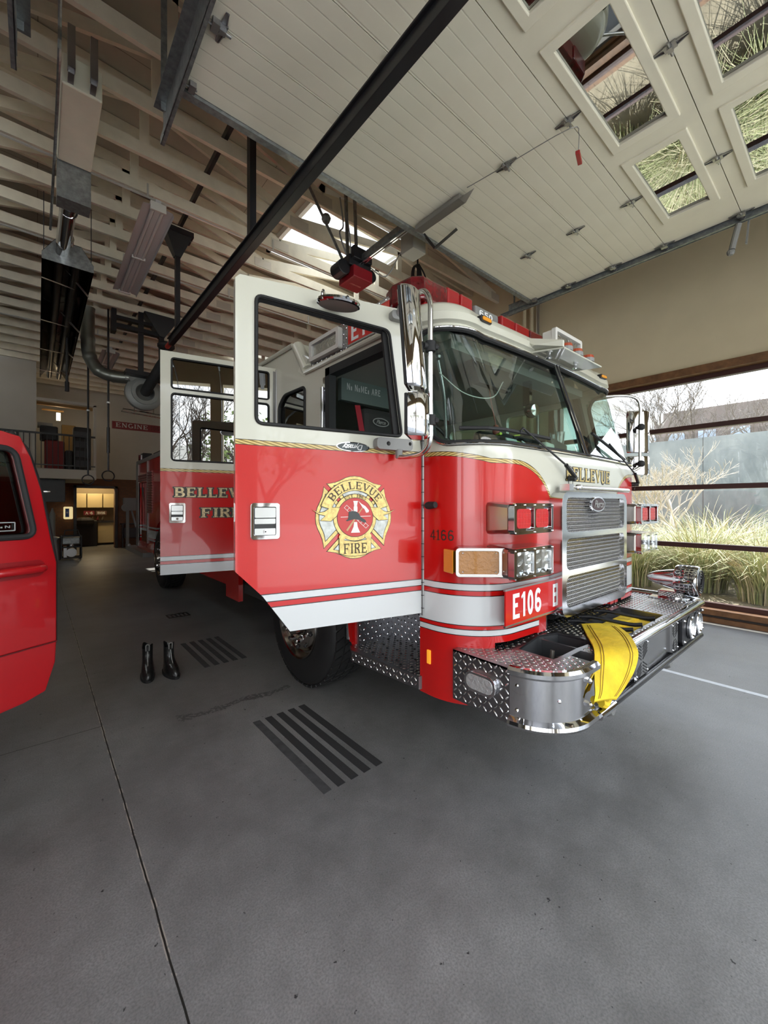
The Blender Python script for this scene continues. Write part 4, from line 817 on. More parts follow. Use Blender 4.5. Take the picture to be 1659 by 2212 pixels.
mb = MB(); mb.box((2.24, .86, .50), (2.46, .87, .69)); sweep(mb, [(2.45, .86), (4.00, .86), (4.07, .88), (4.115, .93), (4.12, 1.1), (4.12, 1.44)], [(-.03, .725), (-.01, .745), (.012, .750), (.028, .735), (.028, .712), (.012, .698), (0, .694), (0, .50), (-.05, .50), (-.05, .70)]); fp = mb.build('bumper_front', M('dark_polished_steel', (.42, .42, .43), .12, 1), T, smooth=True)
mb = MB(); mb.tube([(2.44, .838, .730), (4.0, .838, .730), (4.08, .865, .730), (4.135, .93, .730), (4.142, 1.1, .730), (4.142, 1.4, .73)], .021, 10); mb.build('bumper_top_rail', chrome, fp, smooth=True)
mb = MB(); mb.tube([(2.26, .846, .478), (4.0, .846, .478), (4.12, .90, .478)], .020, 10); mb.box((2.09, .862, .47), (4.05, .90, .51)); mb.build('bumper_lower_rail', M('black_lower_rail', (.03, .03, .032), .25, .3), fp, smooth=True)
# notch trough, wells
mb = MB(); mb.box((2.09, .87, .50), (2.11, 1.02, .72)); mb.box((2.22, .87, .50), (2.24, 1.02, .72)); mb.tube([(2.10, .86, .52), (2.13, .86, .485), (2.19, .86, .485), (2.23, .86, .52)], .010, 6, smoothn=4); mb.build('hose_notch', steel, T)
for w_, nm in ((w1, 'deck_well'), (w2, 'hose_tray')):
    mb = MB(); n = len(w_); A = [mb.v((p[0], p[1], .712)) for p in w_]; B = [mb.v((p[0], p[1], .50)) for p in w_]
    for i in range(n):
        if not (nm == 'deck_well' and i in (0,)): mb.f([A[i], A[(i + 1) % n], B[(i + 1) % n], B[i]])
    mb.f(B); mb.build(nm, M('grey_sheet_metal', (.16, .165, .17), .38, .8), T)
mb = MB(); mb.box((2.27, 1.02, .50), (2.285, 1.24, .71)); mb.build('well_divider', MC['grey_sheet_metal'], T)
for x, lab in ((3.16, 0), (2.92, 1), (2.76, 2)):
    mb = MB(); mb.tube([(x - .05, 1.28, .73), (x - .02, 1.2, .736), (x + .03, 1.0, .724), (x + .05, .93, .733)], .013, 8, smoothn=4); mb.sphere((x - .055, 1.285, .73), .012, 8); mb.build('tie_down_strap', black, T, smooth=True)
# speaker grilles, lamps
for x0, x1 in ((2.60, 2.80), (3.27, 3.40)):
    mb = MB(); mb.box((x0, .848, .505), (x1, .86, .70)); g = mb.build('speaker_panel', steel, T); mb = MB(); xm, zm = (x0 + x1) / 2, .60
    for sxn in (-1, 1):
        for k in range(9):
            z = zm + (k - 4) * .018; a, b = (xm + sxn * .012, z + .0), (xm + sxn * (x1 - x0) * .42, z + (.035 if (k % 2 or 1) else 0) * (1 if k >= 4 else -1))
            mb.beam((a[0], .8475, a[1]), (b[0], .8475, b[1]), .002, .0075, up=(0, 0, 1))
    mb.build('speaker_slot', black, g)
    mb = MB()
    for x in (x0 + .012, x1 - .012):
        for z in (.52, .685): mb.sphere((x, .846, z), .006, 8)
    mb.build('screw', chrome, g)
mb = MB(); mb.plate(rrect(3.50, .50, 4.00, .70, .03), [arc(3.68, .60, .076, .076, 0, 360, 28)[:-1], arc(3.87, .60, .076, .076, 0, 360, 28)[:-1]], fr((0, .846, 0), (1, 0, 0)), .016); lp = mb.build('lamp_panel', blackp, T)
for x in (3.68, 3.87):
    mb = MB(); mb.lathe((x, .83, .60), (0, 1, 0), [(.080, 0), (.078, -.006), (.070, 0), (.06, .02), (.03, .045), (.001, .05)], 28); l_ = mb.build('driving_lamp', clearl, lp, smooth=True)
    mb = MB(); mb.lathe((x, .83, .60), (0, 1, 0), [(.084, .012), (.084, -.004), (.076, -.010), (.070, -.002)], 28); mb.build('lamp_rim', chrome, lp, smooth=True)
mb = MB()
for x, z in ((3.54, .67), (3.54, .52), (4.03, .67), (4.03, .53), (2.57, .52)): mb.cyl((x, .86, z), (x, .842, z), .014, n=6); mb.sphere((x, .84, z), .010, 8)
mb.build('bumper_bolt', chrome, T, smooth=True)
for x in (2.36, 3.36):
    mb = MB(); mb.lathe((x, .92, .405), (0, -1, 0), [(.03, -.06), (.045, -.02), (.046, .02), (.03, .045), (.001, .052)], 16); mb.cyl((x, .98, .405), (x, 1.2, .50), .02); mb.build('tow_eye', grey, T, smooth=True)
# marker light on bumper side
F = fr((1.7195, 1.262, .60), (0, -1, 0)); mb = MB(); mb.plate(rrect(-.095, -.052, .095, .052, .045), [rrect(-.078, -.036, .078, .036, .03)], (F[0] + F[3] * .022, F[1], F[2], F[3]), .022); bz = mb.build('bumper_marker_light', chrome, T, bevel=.006)
mb = MB(); mb.plate(rrect(-.08, -.038, .08, .038, .032), [], (F[0] + F[3] * .024, F[1], F[2], F[3]), .02); mb.build('lens', M('frosted_led_lens', (.55, .56, .55), .2, .4, bd=.008, bs=60, coat=.6), bz, bevel=.008)
# chrome mechanical siren
mb = MB(); mb.lathe((4.07, .86, .885), (0, 1, 0), [(.001, .004), (.05, .0), (.10, 0), (.118, .006), (.124, .02), (.124, .15), (.118, .16), (.085, .165), (.080, .19), (.075, .22), (.055, .31), (.03, .365), (.001, .385)], 40); Sr = mb.build('siren', chrome, T, smooth=True)
mb = MB()
for k in range(28):
    a = 2 * PI * k / 28
    for j in range(4): p = V((4.07 + math.cos(a) * .1245, .90 + .03 * j, .885 + math.sin(a) * .1245)); mb.beam(p - V((0, .010, 0)), p + V((0, .010, 0)), .010, .0015, up=(math.cos(a), 0, math.sin(a)))
for r_ in (.03, .05, .07, .09): mb.tube([(4.07 + r_ * math.cos(a), .858, .885 + r_ * math.sin(a)) for a in [2 * PI * i / 24 for i in range(25)]], .004, 5)
mb.build('siren_slot', black, Sr)
mb = MB(); mb.box((4.0, .96, .725), (4.11, 1.14, .79)); mb.box((3.95, .93, .722), (4.12, 1.20, .735)); mb.build('siren_base', chrome, Sr, bevel=.006)
# ---------------------------------------------------------------- grille
GX0, GX1, GZ0, GZ1, GY = 2.385, 3.40, .82, 1.585, 1.17
Fg = fr((0, GY, 0), (1, 0, 0)); ho = [(GX0 + .055, 1.315 + .02, GX1 - .05, 1.55), (GX0 + .055, 1.105, GX1 - .05, 1.298), (GX0 + .055, .875, GX1 - .05, 1.068)]
mb = MB(); mb.plate(rrect(GX0, GZ0, GX1, GZ1, .075, 8), [rrect(a, b, c, d, .045, 6) for a, b, c, d in ho], Fg, .10); G = mb.build('grille_surround', M('bright_grille_trim', (.58, .58, .58), .12, 1), T, bevel=.016)
for m in G.modifiers: m.segments = 3
for p in G.data.polygons: p.use_smooth = True
try: G.data.set_sharp_from_angle(angle=math.radians(38))
except Exception: pass
for a, b, c, d in ho:
    mb = MB(); n = int((d - b) / .0125); m = int((c - a) / .0105)
    for j in range(n + 1):
        z = b + (d - b) * j / n; prev = None
        for i in range(m + 1):
            x = a + (c - a) * i / m; zz = z + (.0035 if i % 2 else -.0035); yy = GY + .028 + (.004 if (i + j) % 2 else 0)
            cur = [mb.v((x, yy, zz - .0032)), mb.v((x, yy - .004, zz)), mb.v((x, yy, zz + .0032))]
            if prev: mb.f([prev[0], cur[0], cur[1], prev[1]]); mb.f([prev[1], cur[1], cur[2], prev[2]])
            prev = cur
    mb.build('grille_mesh', alu, G)
mb = MB(); mb.box((GX0 + .03, GY + .05, GZ0 + .03), (GX1 - .03, GY + .095, GZ1 - .03)); mb.build('grille_back', black, G)
Fb = fr((2.865, GY - .012, 1.508), (1, 0, 0)); mb = MB(); oval(mb, Fb, .108, .050, 0, .014); em = mb.build('grille_badge', chrome, T, bevel=.004)
mb = MB(); oval(mb, Fb, .098, .042, .0015, .002); mb.build('badge_face', M('dark_red_badge', (.035, .008, .010), .25), em); script('Pierce', 'badge_lettering', Fb, .068, grey, em, off=.003)
mb = MB(); mb.cyl((2.62, 1.17, 1.612), (3.42, 1.17, 1.612), .016, n=12); mb.sphere((3.42, 1.17, 1.612), .018, 8); mb.cyl((2.50, 1.17, 1.614), (2.63, 1.17, 1.613), .007, n=8); mb.sphere((2.60, 1.17, 1.614), .022, 10, (1.4, 1, 1)); mb.box((2.455, 1.16, 1.592), (2.51, 1.22, 1.632)); mb.box((2.95, 1.17, 1.595), (2.97, 1.23, 1.612)); mb.build('grab_rail', M('satin_rail', (.60, .60, .60), .25, 1), T, smooth=True)
# ---------------------------------------------------------------- head lamps (left set, then mirrored)
def lampset(mir):
    X = (lambda x: 2 * TX - x) if mir else (lambda x: x)
    def bx(mb, y, a, b):  # frustum from front rect to back rect (x0,z0,x1,z1)
        (x0, z0, x1, z1), (u0, w0, u1, w1) = a, b; mb.hexa([(X(x0), y[0], z0), (X(x1), y[0], z0), (X(u1), y[1], w0), (X(u0), y[1], w0), (X(x0), y[0], z1), (X(x1), y[0], z1), (X(u1), y[1], w1), (X(u0), y[1], w1)])
    for z0, z1, kind in ((1.352, 1.512, 'red'), (1.118, 1.280, 'clear')):
        mb = MB(); bx(mb, (1.165, 1.36), (1.83, z0 + .004, 2.205, z1 - .004), (1.865, z0 - .012, 2.25, z1 + .012)); h = mb.build('lamp_housing', M('satin_chrome_housing', (.45, .43, .41), .20, 1), T, bevel=.022)
        F = fr((X(1.815) if not mir else X(2.21), 1.135, z0), (1, 0, 0)); O, U, Vv, N = F; wd, ht = .395, z1 - z0
        cells = [(.022, .018, .190, ht - .018), (.206, .018, wd - .022, ht - .018)]
        mb = MB(); mb.plate(rrect(0, 0, wd, ht, .022), [rrect(*c, .012) for c in cells], F, .035); b_ = mb.build('lamp_bezel', chrome, h, bevel=.005)
        for c in cells:
            if kind == 'red':
                mb = MB(); cx, cz = (c[0] + c[2]) / 2, (c[1] + c[3]) / 2; rw, rh = (c[2] - c[0]) / 2 * .80, (c[3] - c[1]) / 2 * .82
                mb.plate(rrect(cx - rw, cz - rh, cx + rw, cz + rh, .022), [], (O - N * .008, U, Vv, N), .02); l_ = mb.build('red_lens', redl, h, bevel=.01)
                mb = MB(); [mb.plate([(cx + dx - .001, cz - rh + .008), (cx + dx + .001, cz - rh + .008), (cx + dx + .001, cz + rh - .008), (cx + dx - .001, cz + rh - .008)], [], (O - N * .0075, U, Vv, N), .002) for dx in (-rw * .6, -rw * .2, rw * .2, rw * .6)]; [mb.plate([(cx - rw + .008, cz + dz - .001), (cx + rw - .008, cz + dz - .001), (cx + rw - .008, cz + dz + .001), (cx - rw + .008, cz + dz + .001)], [], (O - N * .0075, U, Vv, N), .002) for dz in (-rh * .5, 0, rh * .5)]; mb.build('led_grid', M('bright_red_grid', (.62, .02, .02), .3), l_)
                mb = MB(); mb.plate(rrect(*c, .01), [], (O - N * .022, U, Vv, N), .003); mb.build('reflector', chrome, h)
            else:
                mb = MB(); n = 7; vs = {}
                for i in range(n + 1):
                    for j in range(n + 1):
                        u, w_ = c[0] + (c[2] - c[0]) * i / n, c[1] + (c[3] - c[1]) * j / n; d = -.020 - .012 * ((i * 7 + j * 13 + i * j) % 3) * (0 < i < n and 0 < j < n); vs[i, j] = mb.v(O + U * u + Vv * w_ + N * d)
                for i in range(n):
                    for j in range(n): mb.f([vs[i, j], vs[i + 1, j], vs[i + 1, j + 1], vs[i, j + 1]])
                mb.build('head_lamp_reflector', M('lamp_reflector', (.85, .86, .86), .12, 1), h)
                mb = MB(); mb.plate(rrect(*c, .01), [], (O - N * .006, U, Vv, N), .003); mb.build('head_lamp_glass', clear, h)
        mb = MB()
        for u, w_ in ((.01, .01), (.01, ht - .01), (wd - .01, .01), (wd - .01, ht - .01), (.198, .009), (.198, ht - .009), (.10, ht - .009), (.29, ht - .009)): mb.sphere(O + U * u + Vv * w_ + N * .003, .0045, 6)
        mb.build('screw', chrome, h)
    # amber turn signal wrapped round the corner
    A, B = V((X(1.665), 1.385, 1.138)), V((X(1.838), 1.225, 1.138))
    if mir: A, B = B, A
    U = (B - A); L = U.length; F = fr(A, U); O, U, Vv, N = F
    if not mir:
        mb = MB(); mb.plate(rrect(0, -.012, L + .03, .140, .02), [rrect(.016, .004, L - .012, .124, .012)], F, .09); h = mb.build('turn_signal_housing', MC['satin_chrome_housing'], T, bevel=.01)
        mb = MB(); mb.plate(rrect(.015, .003, L - .011, .125, .01), [], (O - N * .004, U, Vv, N), .02); mb.build('amber_lens', M('amber_lens_grid', (.34, .13, .004), .35, 0, bd=.008, bs=55, coat=.6), h)
        mb = MB(); mb.hexa([O - U * .055 - N * .10 + V((0, 0, .0)), O - U * .012 - N * .012, O - U * .0 - N * .05, O - U * .03 - N * .12, O - U * .055 - N * .10 + V((0, 0, .125)), O - U * .012 - N * .012 + V((0, 0, .125)), O - N * .05 + V((0, 0, .125)), O - U * .03 - N * .12 + V((0, 0, .125))]); mb.build('side_amber_lens', amber, h, bevel=.006)
        mb = MB()
        for u, w_ in ((.037, .016), (.037, .114), (L - .028, .016), (L - .028, .114)): mb.sphere(O + U * u + Vv * w_ + N * .001, .005, 6)
        mb.build('screw', chrome, h)
lampset(False); lampset(True)
# unit plate, lettering and marks on the front
unitplate(fr((1.862, 1.215, .868), (1, 0, 0)), .62, .185, T, 'E106', .055, .305, .135)
mb = MB(); text(mb, 'E', fr((1.862, 1.215, .868), (1, 0, 0)), .135, .07, .485, .025, .0015, False, .20); mb.build('second_lettering', white, T)
mb = MB(); mb.box((1.93, 1.225, .85), (2.45, 1.262, 1.03)); mb.build('plate_mount', redp, T)
cf = lambda s0, z0: (lambda a, b_, off: cab(s0 + a, z0 + b_, off))
mb = MB(); text(mb, '4166', None, .058, .155, off=.001, w=.13, fn=cf(.042, 1.305)); mb.build('number_decal', inkb, T)
s0 = sx(2.59); wdt = sx(3.29) - s0
for g, m_, o_, nm in ((.10, inkb, .0012, 'lettering_outline'), (0, gold, .0024, 'front_lettering')):
    mb = MB(); text(mb, 'BELLEVUE', None, .09, wdt, off=o_, w=.20, grow=g, fn=cf(s0, 1.662)); mb.build(nm, m_, T)
mb = MB(); q = sx(3.98)
pts = arc(0, 0, .028, .036, 0, 360, 24); ring = ribbon(pts[:-1], .006, True)
for r_ in ring: mb.poly([cab(q + a, .93 + b, .002) for a, b in r_])
for r_ in ribbon([(0, -.02), (0, .022)], .012) + ribbon([(-.01, .012), (.01, .012)], .005): mb.poly([cab(q + a, .93 + b, .002) for a, b in r_])
mb.build('round_decal', M('dark_blue_vinyl', (.03, .05, .10), .4), T)
mb = MB(); p = cab(.035, 1.50, 0); mb.cyl(p + V((.01, 0, 0)), p + V((-.035, -.02, 0)), .022, .020, 12); mb.cyl(p + V((-.03, -.02, 0)), p + V((-.03, -.075, .004)), .022, .018, 12); mb.build('door_stop', rubber, T, smooth=True)
mb = MB(); mb.box((1.712, 1.612, .590), (1.722, 1.640, .670)); cl = mb.build('side_marker_lamp', amberlit, T, bevel=.004)
# roof marker lights, lightbar, scene light
for X_m in (2.08, 3.78):
    s_ = sx(X_m); mb = MB(); c = cab(s_, 2.62, .018); c.z = 2.628; c += (cab(s_, 2.6, .02) - cab(s_, 2.6, 0)); tU = (cab(s_ + .05, 2.6) - cab(s_ - .05, 2.6)).normalized(); F = fr(c, tU); mb.plate(rrect(-.055, -.018, .055, .018, .012), [], (c + F[3] * .012, F[1], F[2], F[3]), .03); h = mb.build('roof_marker_light', black, T)
    mb = MB(); mb.plate(rrect(-.040, -.011, .045, .011, .008), [], (c + F[3] * .018, F[1], F[2], F[3]), .02); mb.build('marker_lens', amber, h, bevel=.003)
Lb = MB(); Lb.box((1.80, 1.80, 2.73), (4.05, 2.02, 2.775)); Lb.box((2.1, 1.85, 2.70), (3.8, 1.98, 2.74)); lb = Lb.build('lightbar_base', black, T)
def lmod(x0, x1, y0, y1, z0, z1, m, nm, out=None):
    mb = MB(); O2 = out or [(x0, y0), (x1, y0), (x1, y1), (x0, y1)]; mb.plate(O2, [], (V((0, 0, z1)), V((1, 0, 0)), V((0, 1, 0)), V((0, 0, 1))), z1 - z0); return mb.build(nm, m, lb, bevel=.014)
lmod(0, 0, 0, 0, 2.765, 2.905, redd, 'lightbar_end_dome', [(1.76, 2.06), (1.72, 1.95), (1.74, 1.80), (1.80, 1.745), (2.02, 1.745), (2.02, 2.06)])
lmod(0, 0, 0, 0, 2.765, 2.905, redd, 'lightbar_end_dome', [(3.79, 1.745), (4.01, 1.745), (4.07, 1.80), (4.09, 1.95), (4.05, 2.06), (3.79, 2.06)])
lmod(1.83, 4.01, 1.77, 2.03, 2.735, 2.77, M('red_lightbar_tray', (.35, .01, .012), .2, coat=.5), 'lightbar_tray')
for a, b, m_, nm in ((2.03, 2.155, M('module_red_lens', (.30, .005, .008), .14, coat=.5, bd=.002, bs=90), 'red_module'), (2.165, 2.295, MC['module_red_lens'], 'red_module'), (2.32, 2.60, M('smoked_clear_lens', (.30, .31, .31), .15, .4), 'clear_module'), (2.64, 2.82, MC['module_red_lens'], 'red_module'), (2.83, 3.03, MC['module_red_lens'], 'red_module'), (3.04, 3.36, redd, 'red_module'), (3.38, 3.78, redd, 'red_module')):
    lmod(a, b, 1.755, 2.03, 2.768, 2.925 if 'red' in nm else 2.90, m_, nm)
mb = MB(); text(mb, '650', fr((2.36, 1.7535, 2.835), (1, 0, 0)), .04, .16, serif=False); mb.build('module_lettering', white, lb)
mb = MB(); [mb.sphere((x, 1.775, 2.86), .03, 8, (1.2, .4, 1)) for x in (2.09, 2.23, 2.73, 2.93)]; mb.build('module_reflector', M('hot_red_reflector', (.9, .05, .03), .1, .6), lb)
mb = MB(); mb.hexa([(2.62, 1.27, 2.525), (3.20, 1.27, 2.525), (3.22, 1.55, 2.56), (2.60, 1.55, 2.56), (2.62, 1.27, 2.537), (3.20, 1.27, 2.537), (3.22, 1.55, 2.575), (2.60, 1.55, 2.575)]); mb.hexa([(2.55, 1.44, 2.58), (2.62, 1.28, 2.54), (2.64, 1.28, 2.54), (2.64, 1.60, 2.58), (2.55, 1.60, 2.68), (2.62, 1.28, 2.585), (2.64, 1.28, 2.585), (2.64, 1.62, 2.70)]); mb.build('light_tray', cream, T, bevel=.004)
mb = MB(); mb.plate(rrect(2.68, 2.56, 3.08, 2.715, .015), [rrect(2.705, 2.58, 3.055, 2.69, .008)], fr((0, 1.36, 0), (1, 0, 0)), .03); mb.box((2.69, 1.385, 2.565), (3.07, 1.46, 2.705)); f_ = mb.build('floodlight', MC['white_light_housing'], T, bevel=.005)
mb = MB(); mb.box((2.70, 1.375, 2.575), (3.06, 1.383, 2.695)); mb.build('floodlight_lens', clearl, f_)
for x in (2.72, 2.87, 3.05):
    mb = MB(); mb.cyl((x, 1.31, 2.538), (x, 1.31, 2.565), .045, n=16); mb.build('puck_base', grey, f_)
    mb = MB(); mb.cyl((x, 1.31, 2.565), (x, 1.31, 2.585), .046, .040, 16); mb.build('puck_lens', M('orange_red_puck', (.40, .07, .03), .25, coat=.5), f_)
mb = MB()
for x, y in ((2.70, 1.42), (3.05, 1.40)): mb.cyl((x, y, 2.515), (x, y, 2.545), .010, n=8); mb.cyl((x, y, 2.518), (x, y, 2.526), .02, n=8)
mb.build('tray_bolt', chrome, T)
# wipers
for b0, tip, l0, l1 in (((2.62, 1.685), (2.13, 1.945), (1.78, 1.925), (2.42, 1.915)), ((3.84, 1.69), (3.33, 1.97), (3.10, 2.03), (3.62, 1.87))):
    f = lambda x, z, o: cab(sx(x), z, o)
    mb = MB(); mb.tube([f(*b0, .045), f((b0[0] * .75 + tip[0] * .25), (b0[1] * .75 + tip[1] * .25), .05)], .013, 8); mb.tube([f((b0[0] * .75 + tip[0] * .25), (b0[1] * .75 + tip[1] * .25), .05), f(*tip, .04)], .006, 8); mb.cyl(f(b0[0], b0[1] - .01, .0), f(b0[0], b0[1] - .01, .05), .018, n=12)
    w_ = mb.build('wiper_arm', black, T, smooth=True)
    mb = MB(); mb.tube([f(l0[0] + (l1[0] - l0[0]) * k / 6, l0[1] + (l1[1] - l0[1]) * k / 6, .022) for k in range(7)], .011, 6); mb.tube([f(*tip, .04), f((l0[0] + l1[0]) / 2, (l0[1] + l1[1]) / 2, .03)], .007, 6); mb.build('wiper_blade', rubber, w_)
    mb = MB(); mb.tube([f(b0[0] - .05, b0[1], .03), f(b0[0] - .03, b0[1] - .05, .02), f(b0[0] + .02, b0[1] - .045, .02), f(b0[0] + .01, b0[1], .02)], .002, 5, smoothn=5); mb.build('washer_tube', black, w_)
# lower front: frame parts seen between bumper and grille
mb = MB(); mb.cyl((2.60, 1.36, .79), (3.30, 1.36, .79), .05, n=16); mb.box((2.3, 1.42, .62), (3.5, 1.50, .80)); mb.build('cooling_hose', rubber, T)
mb = MB(); mb.box((2.30, 1.28, .73), (2.40, 1.40, .82)); mb.cyl((2.24, 1.30, .76), (2.36, 1.30, .76), .018, n=8); mb.build('red_bracket', redp, T)
mb = MB(); mb.box((3.36, 1.27, .74), (3.42, 1.36, .86)); mb.box((3.44, 1.27, .74), (3.50, 1.36, .80)); mb.cyl((3.30, 1.30, .76), (3.42, 1.30, .76), .02, n=8); mb.build('red_bracket', redp, T)
# ---------------------------------------------------------------- the two open doors
ca, sa = math.cos(math.radians(12.3)), math.sin(math.radians(12.3))
def dframe(hy): return (V((1.72, hy, 0)), V((ca, -sa, 0)), V((0, 0, 1)), V((-sa, -ca, 0)))
FD = dframe(1.68); FR = dframe(3.60)
neg = lambda P: [(-a, b) for a, b in P]
def at(F, w, z, n=0): return F[0] - F[1] * w + F[2] * z + F[3] * n
out = [(.004, .872), (.004, 1.79), (.134, 2.60), (.16, 2.615), (1.02, 2.585), (1.04, 2.565), (1.04, 1.19), (.915, 1.062), (.782, .876)]
hole = rpoly([(.142, 1.893), (.225, 2.478), (.946, 2.505), (.946, 1.893)], .035, 5)
mb = MB(); mb.plate(neg(out), [neg(hole)], FD, .055); fd = mb.build('front_door', paints, T); fd['label'] = 'front cab door, open, with the fire department crest'
mb = MB(); q = [at(FD, w, z, .004) for w, z in hole]; mb.tube(q + [q[0]], .009, 6, ends=False); q = [at(FD, w, z, -.03) for w, z in hole]; mb.tube(q + [q[0]], .016, 6, ends=False); mb.build('window_channel', rubber, fd, smooth=True)
mb = MB(); mb.plate(neg([(.148, 1.895), (.232, 2.49), (.262, 2.485), (.185, 1.895)]), [], (at(FD, 0, 0, -.012), FD[1], FD[2], FD[3]), .02); mb.build('window_division', rubber, fd)
mb = MB(); mb.tube([at(FD, .0, .86, .004), at(FD, .0, 1.97, .004)], .009, 8)
mb.build('hinge', steel, fd)
mb = MB(); [mb.tube([at(FD, 0, .90 + .075 * k, .004), at(FD, 0, .904 + .075 * k, .004)], .0105, 8) for k in range(15)]; mb.build('hinge_knuckle_gap', rubber, fd)
def paddle(F, w0, w1, z0, z1, par):
    mb = MB(); mb.plate(neg(rrect(w0, z0, w1, z1, .014)), [neg(rrect(w0 + .017, z0 + .018, w1 - .015, z1 - .018, .008))], (F[0] + F[3] * .012, F[1], F[2], F[3]), .02); h = mb.build('door_handle', chrome, par, bevel=.004)
    mb = MB(); mb.plate(neg(rrect(w0 + .015, z0 + .016, w1 - .013, z1 - .016, .006)), [], (F[0] + F[3] * .001, F[1], F[2], F[3]), .004); mb.build('handle_recess', blackp, h)
    zm = z0 + (z1 - z0) * .30; zt = z0 + (z1 - z0) * .42
    mb = MB(); mb.plate(neg(rrect(w0 + .02, zt + .03, w1 - .018, z1 - .022, .005)), [], (F[0] + F[3] * .013, F[1], F[2], F[3]), .010); mb.plate(neg(rrect(w0 + .02, zt, w1 - .018, zt + .026, .004)), [], (F[0] + F[3] * .008, F[1], F[2], F[3]), .008); mb.plate(neg(rrect(w0 + .02, z0 + .02, w1 - .018, zm, .004)), [], (F[0] + F[3] * .009, F[1], F[2], F[3]), .008); mb.build('paddle', M('satin_handle_metal', (.50, .51, .51), .25, 1), h, bevel=.002)
    c = at(F, (w0 + w1) / 2, (z0 + .02 + zm) / 2, .009); mb = MB(); mb.cyl(c, c + F[3] * .004, .011, n=16); mb.cyl(c + F[3] * .004, c + F[3] * .0045, .004, n=8, mi=1); mb.build('key_lock', [chrome, black], h)
paddle(FD, .836, .972, 1.338, 1.512, fd)
# crest
C0 = at(FD, .432, 1.437); FE = (C0, FD[1], FD[2], FD[3])
def flat(mb, P, off): mb.plate(P, [], (FE[0] + FE[3] * off, FE[1], FE[2], FE[3]), .0005)
half = [(0, .238), (.03, .2355), (.06, .226), (.09, .211), (.12, .199), (.15, .193), (.170, .190)]
def lobe(k, s, cy, w=1):
    P = half + [(.016, .034), (-.016, .034)] + [(-x, y) for x, y in half[:0:-1]]; a = math.radians(90 * k); ca_, sa_ = math.cos(a), math.sin(a)
    P = [((x * s * w), (y - cy) * s + cy) for x, y in P]; P = [(x * .92, y * .92) for x, y in P]
    return [(x * ca_ - y * sa_, x * sa_ + y * ca_) for x, y in P]
crest = []
for s_, cy, off, m_, nm in ((1.035, .15, .0012, inkb, 'crest_outline'), (1.0, .15, .0024, gold, 'crest_gold_cross'), (.80, .155, .0036, inkb, 'crest_inner_line'), (.76, .155, .0048, silverl, 'crest_silver_inlay')):
    mb = MB(); [flat(mb, lobe(k, s_, cy), off) for k in range(4)]; crest.append(mb.build(nm, m_, fd if not crest else fd))
def disc(r, off, m_, nm):
    mb = MB(); flat(mb, arc(0, 0, r, r, 0, 360, 48)[:-1], off); mb.build(nm, m_, fd)
disc(.127, .0058, inkb, 'crest_ring_edge'); disc(.124, .0066, gold, 'crest_ring'); disc(.106, .0074, inkb, 'crest_centre_edge'); disc(.103, .0082, M('crest_red', (.50, .035, .03), .3), 'crest_centre')
def sector(r0, r1, a0, a1, n=28): return arc(0, 0, r1, r1, a0, a1, n) + arc(0, 0, r0, r0, a1, a0, n)
tails = [[(-.238, .040), (-.205, .026), (-.175, .030), (-.140, .052), (-.090, .052), (-.108, .008), (-.140, -.018), (-.195, -.014), (-.168, .010), (-.205, .020)]]; tails.append([(-x, y) for x, y in tails[0]][::-1])
scroll = [(-.092, -.11), (-.06, -.122), (0, -.130), (.06, -.122), (.092, -.11), (.090, -.188), (.05, -.202), (0, -.206), (-.05, -.202), (-.090, -.188)]
def grow(P, g):
    cx, cy = sum(p[0] for p in P) / len(P), sum(p[1] for p in P) / len(P); return [(x + math.copysign(g, x - cx), y + math.copysign(g, y - cy)) for x, y in P]
mb = MB(); [flat(mb, grow(t_, .0022), .0086) for t_ in tails]; flat(mb, grow(scroll, .0025), .0086); flat(mb, sector(.1415, .2025, 16.5, 163.5), .0090); mb.build('banner_edge', inkb, fd)
mb = MB(); [flat(mb, t_, .0094) for t_ in tails]; flat(mb, scroll, .0094); flat(mb, sector(.1440, .2000, 17.5, 162.5), .0098); [flat(mb, arc(sx_ * .075, -.103, .020, .016, 0, 360, 16)[:-1], .0096) for sx_ in (-1, 1)]; mb.build('crest_banner', gold, fd)
def arcfn(r0, W_): return lambda a, b_, off: FE[0] + FE[1] * ((r0 + b_) * math.sin((a - W_ / 2) / r0)) + FE[2] * ((r0 + b_) * math.cos((a - W_ / 2) / r0)) + FE[3] * off
mb = MB(); text(mb, 'BELLEVUE', None, .040, .305, off=.0106, w=.17, fn=arcfn(.151, .305)); text(mb, 'EST. 1965', None, .016, .125, off=.0090, w=.15, fn=arcfn(.1075, .125)); text(mb, 'FIRE', (FE[0], FE[1], FE[2], FE[3]), .054, .140, -.070, -.192, .0106, w=.16); mb.build('crest_lettering', M('dark_brown_ink', (.05, .03, .01), .4), fd)
mb = MB()
for q_ in ribbon([(-.066, .052), (.062, -.060)], .0022) + ribbon([(-.052, .066), (.078, -.048)], .0022): mb.poly([FE[0] + FE[1] * a + FE[2] * b + FE[3] * .0092 for a, b in q_])
for k in range(9):
    a, b = -.058 + .0158 * k, .058 - .0138 * k
    for q_ in ribbon([(a - .006, b - .006), (a + .008, b + .008)], .0022): mb.poly([FE[0] + FE[1] * x + FE[2] * y + FE[3] * .0092 for x, y in q_])
for q_ in ribbon([(-.085, .002), (.09, .006)], .003): mb.poly([FE[0] + FE[1] * x + FE[2] * y + FE[3] * .0092 for x, y in q_])
flat(mb, [(-.014, .088), (.014, .088), (.011, .078), (.008, .060), (.011, .056), (.011, .030), (-.011, .030), (-.011, .056), (-.008, .060), (-.011, .078)], .0098); flat(mb, [(-.009, -.025), (.009, -.025), (.012, -.05), (.027, -.082), (-.027, -.082), (-.012, -.05)], .0098)
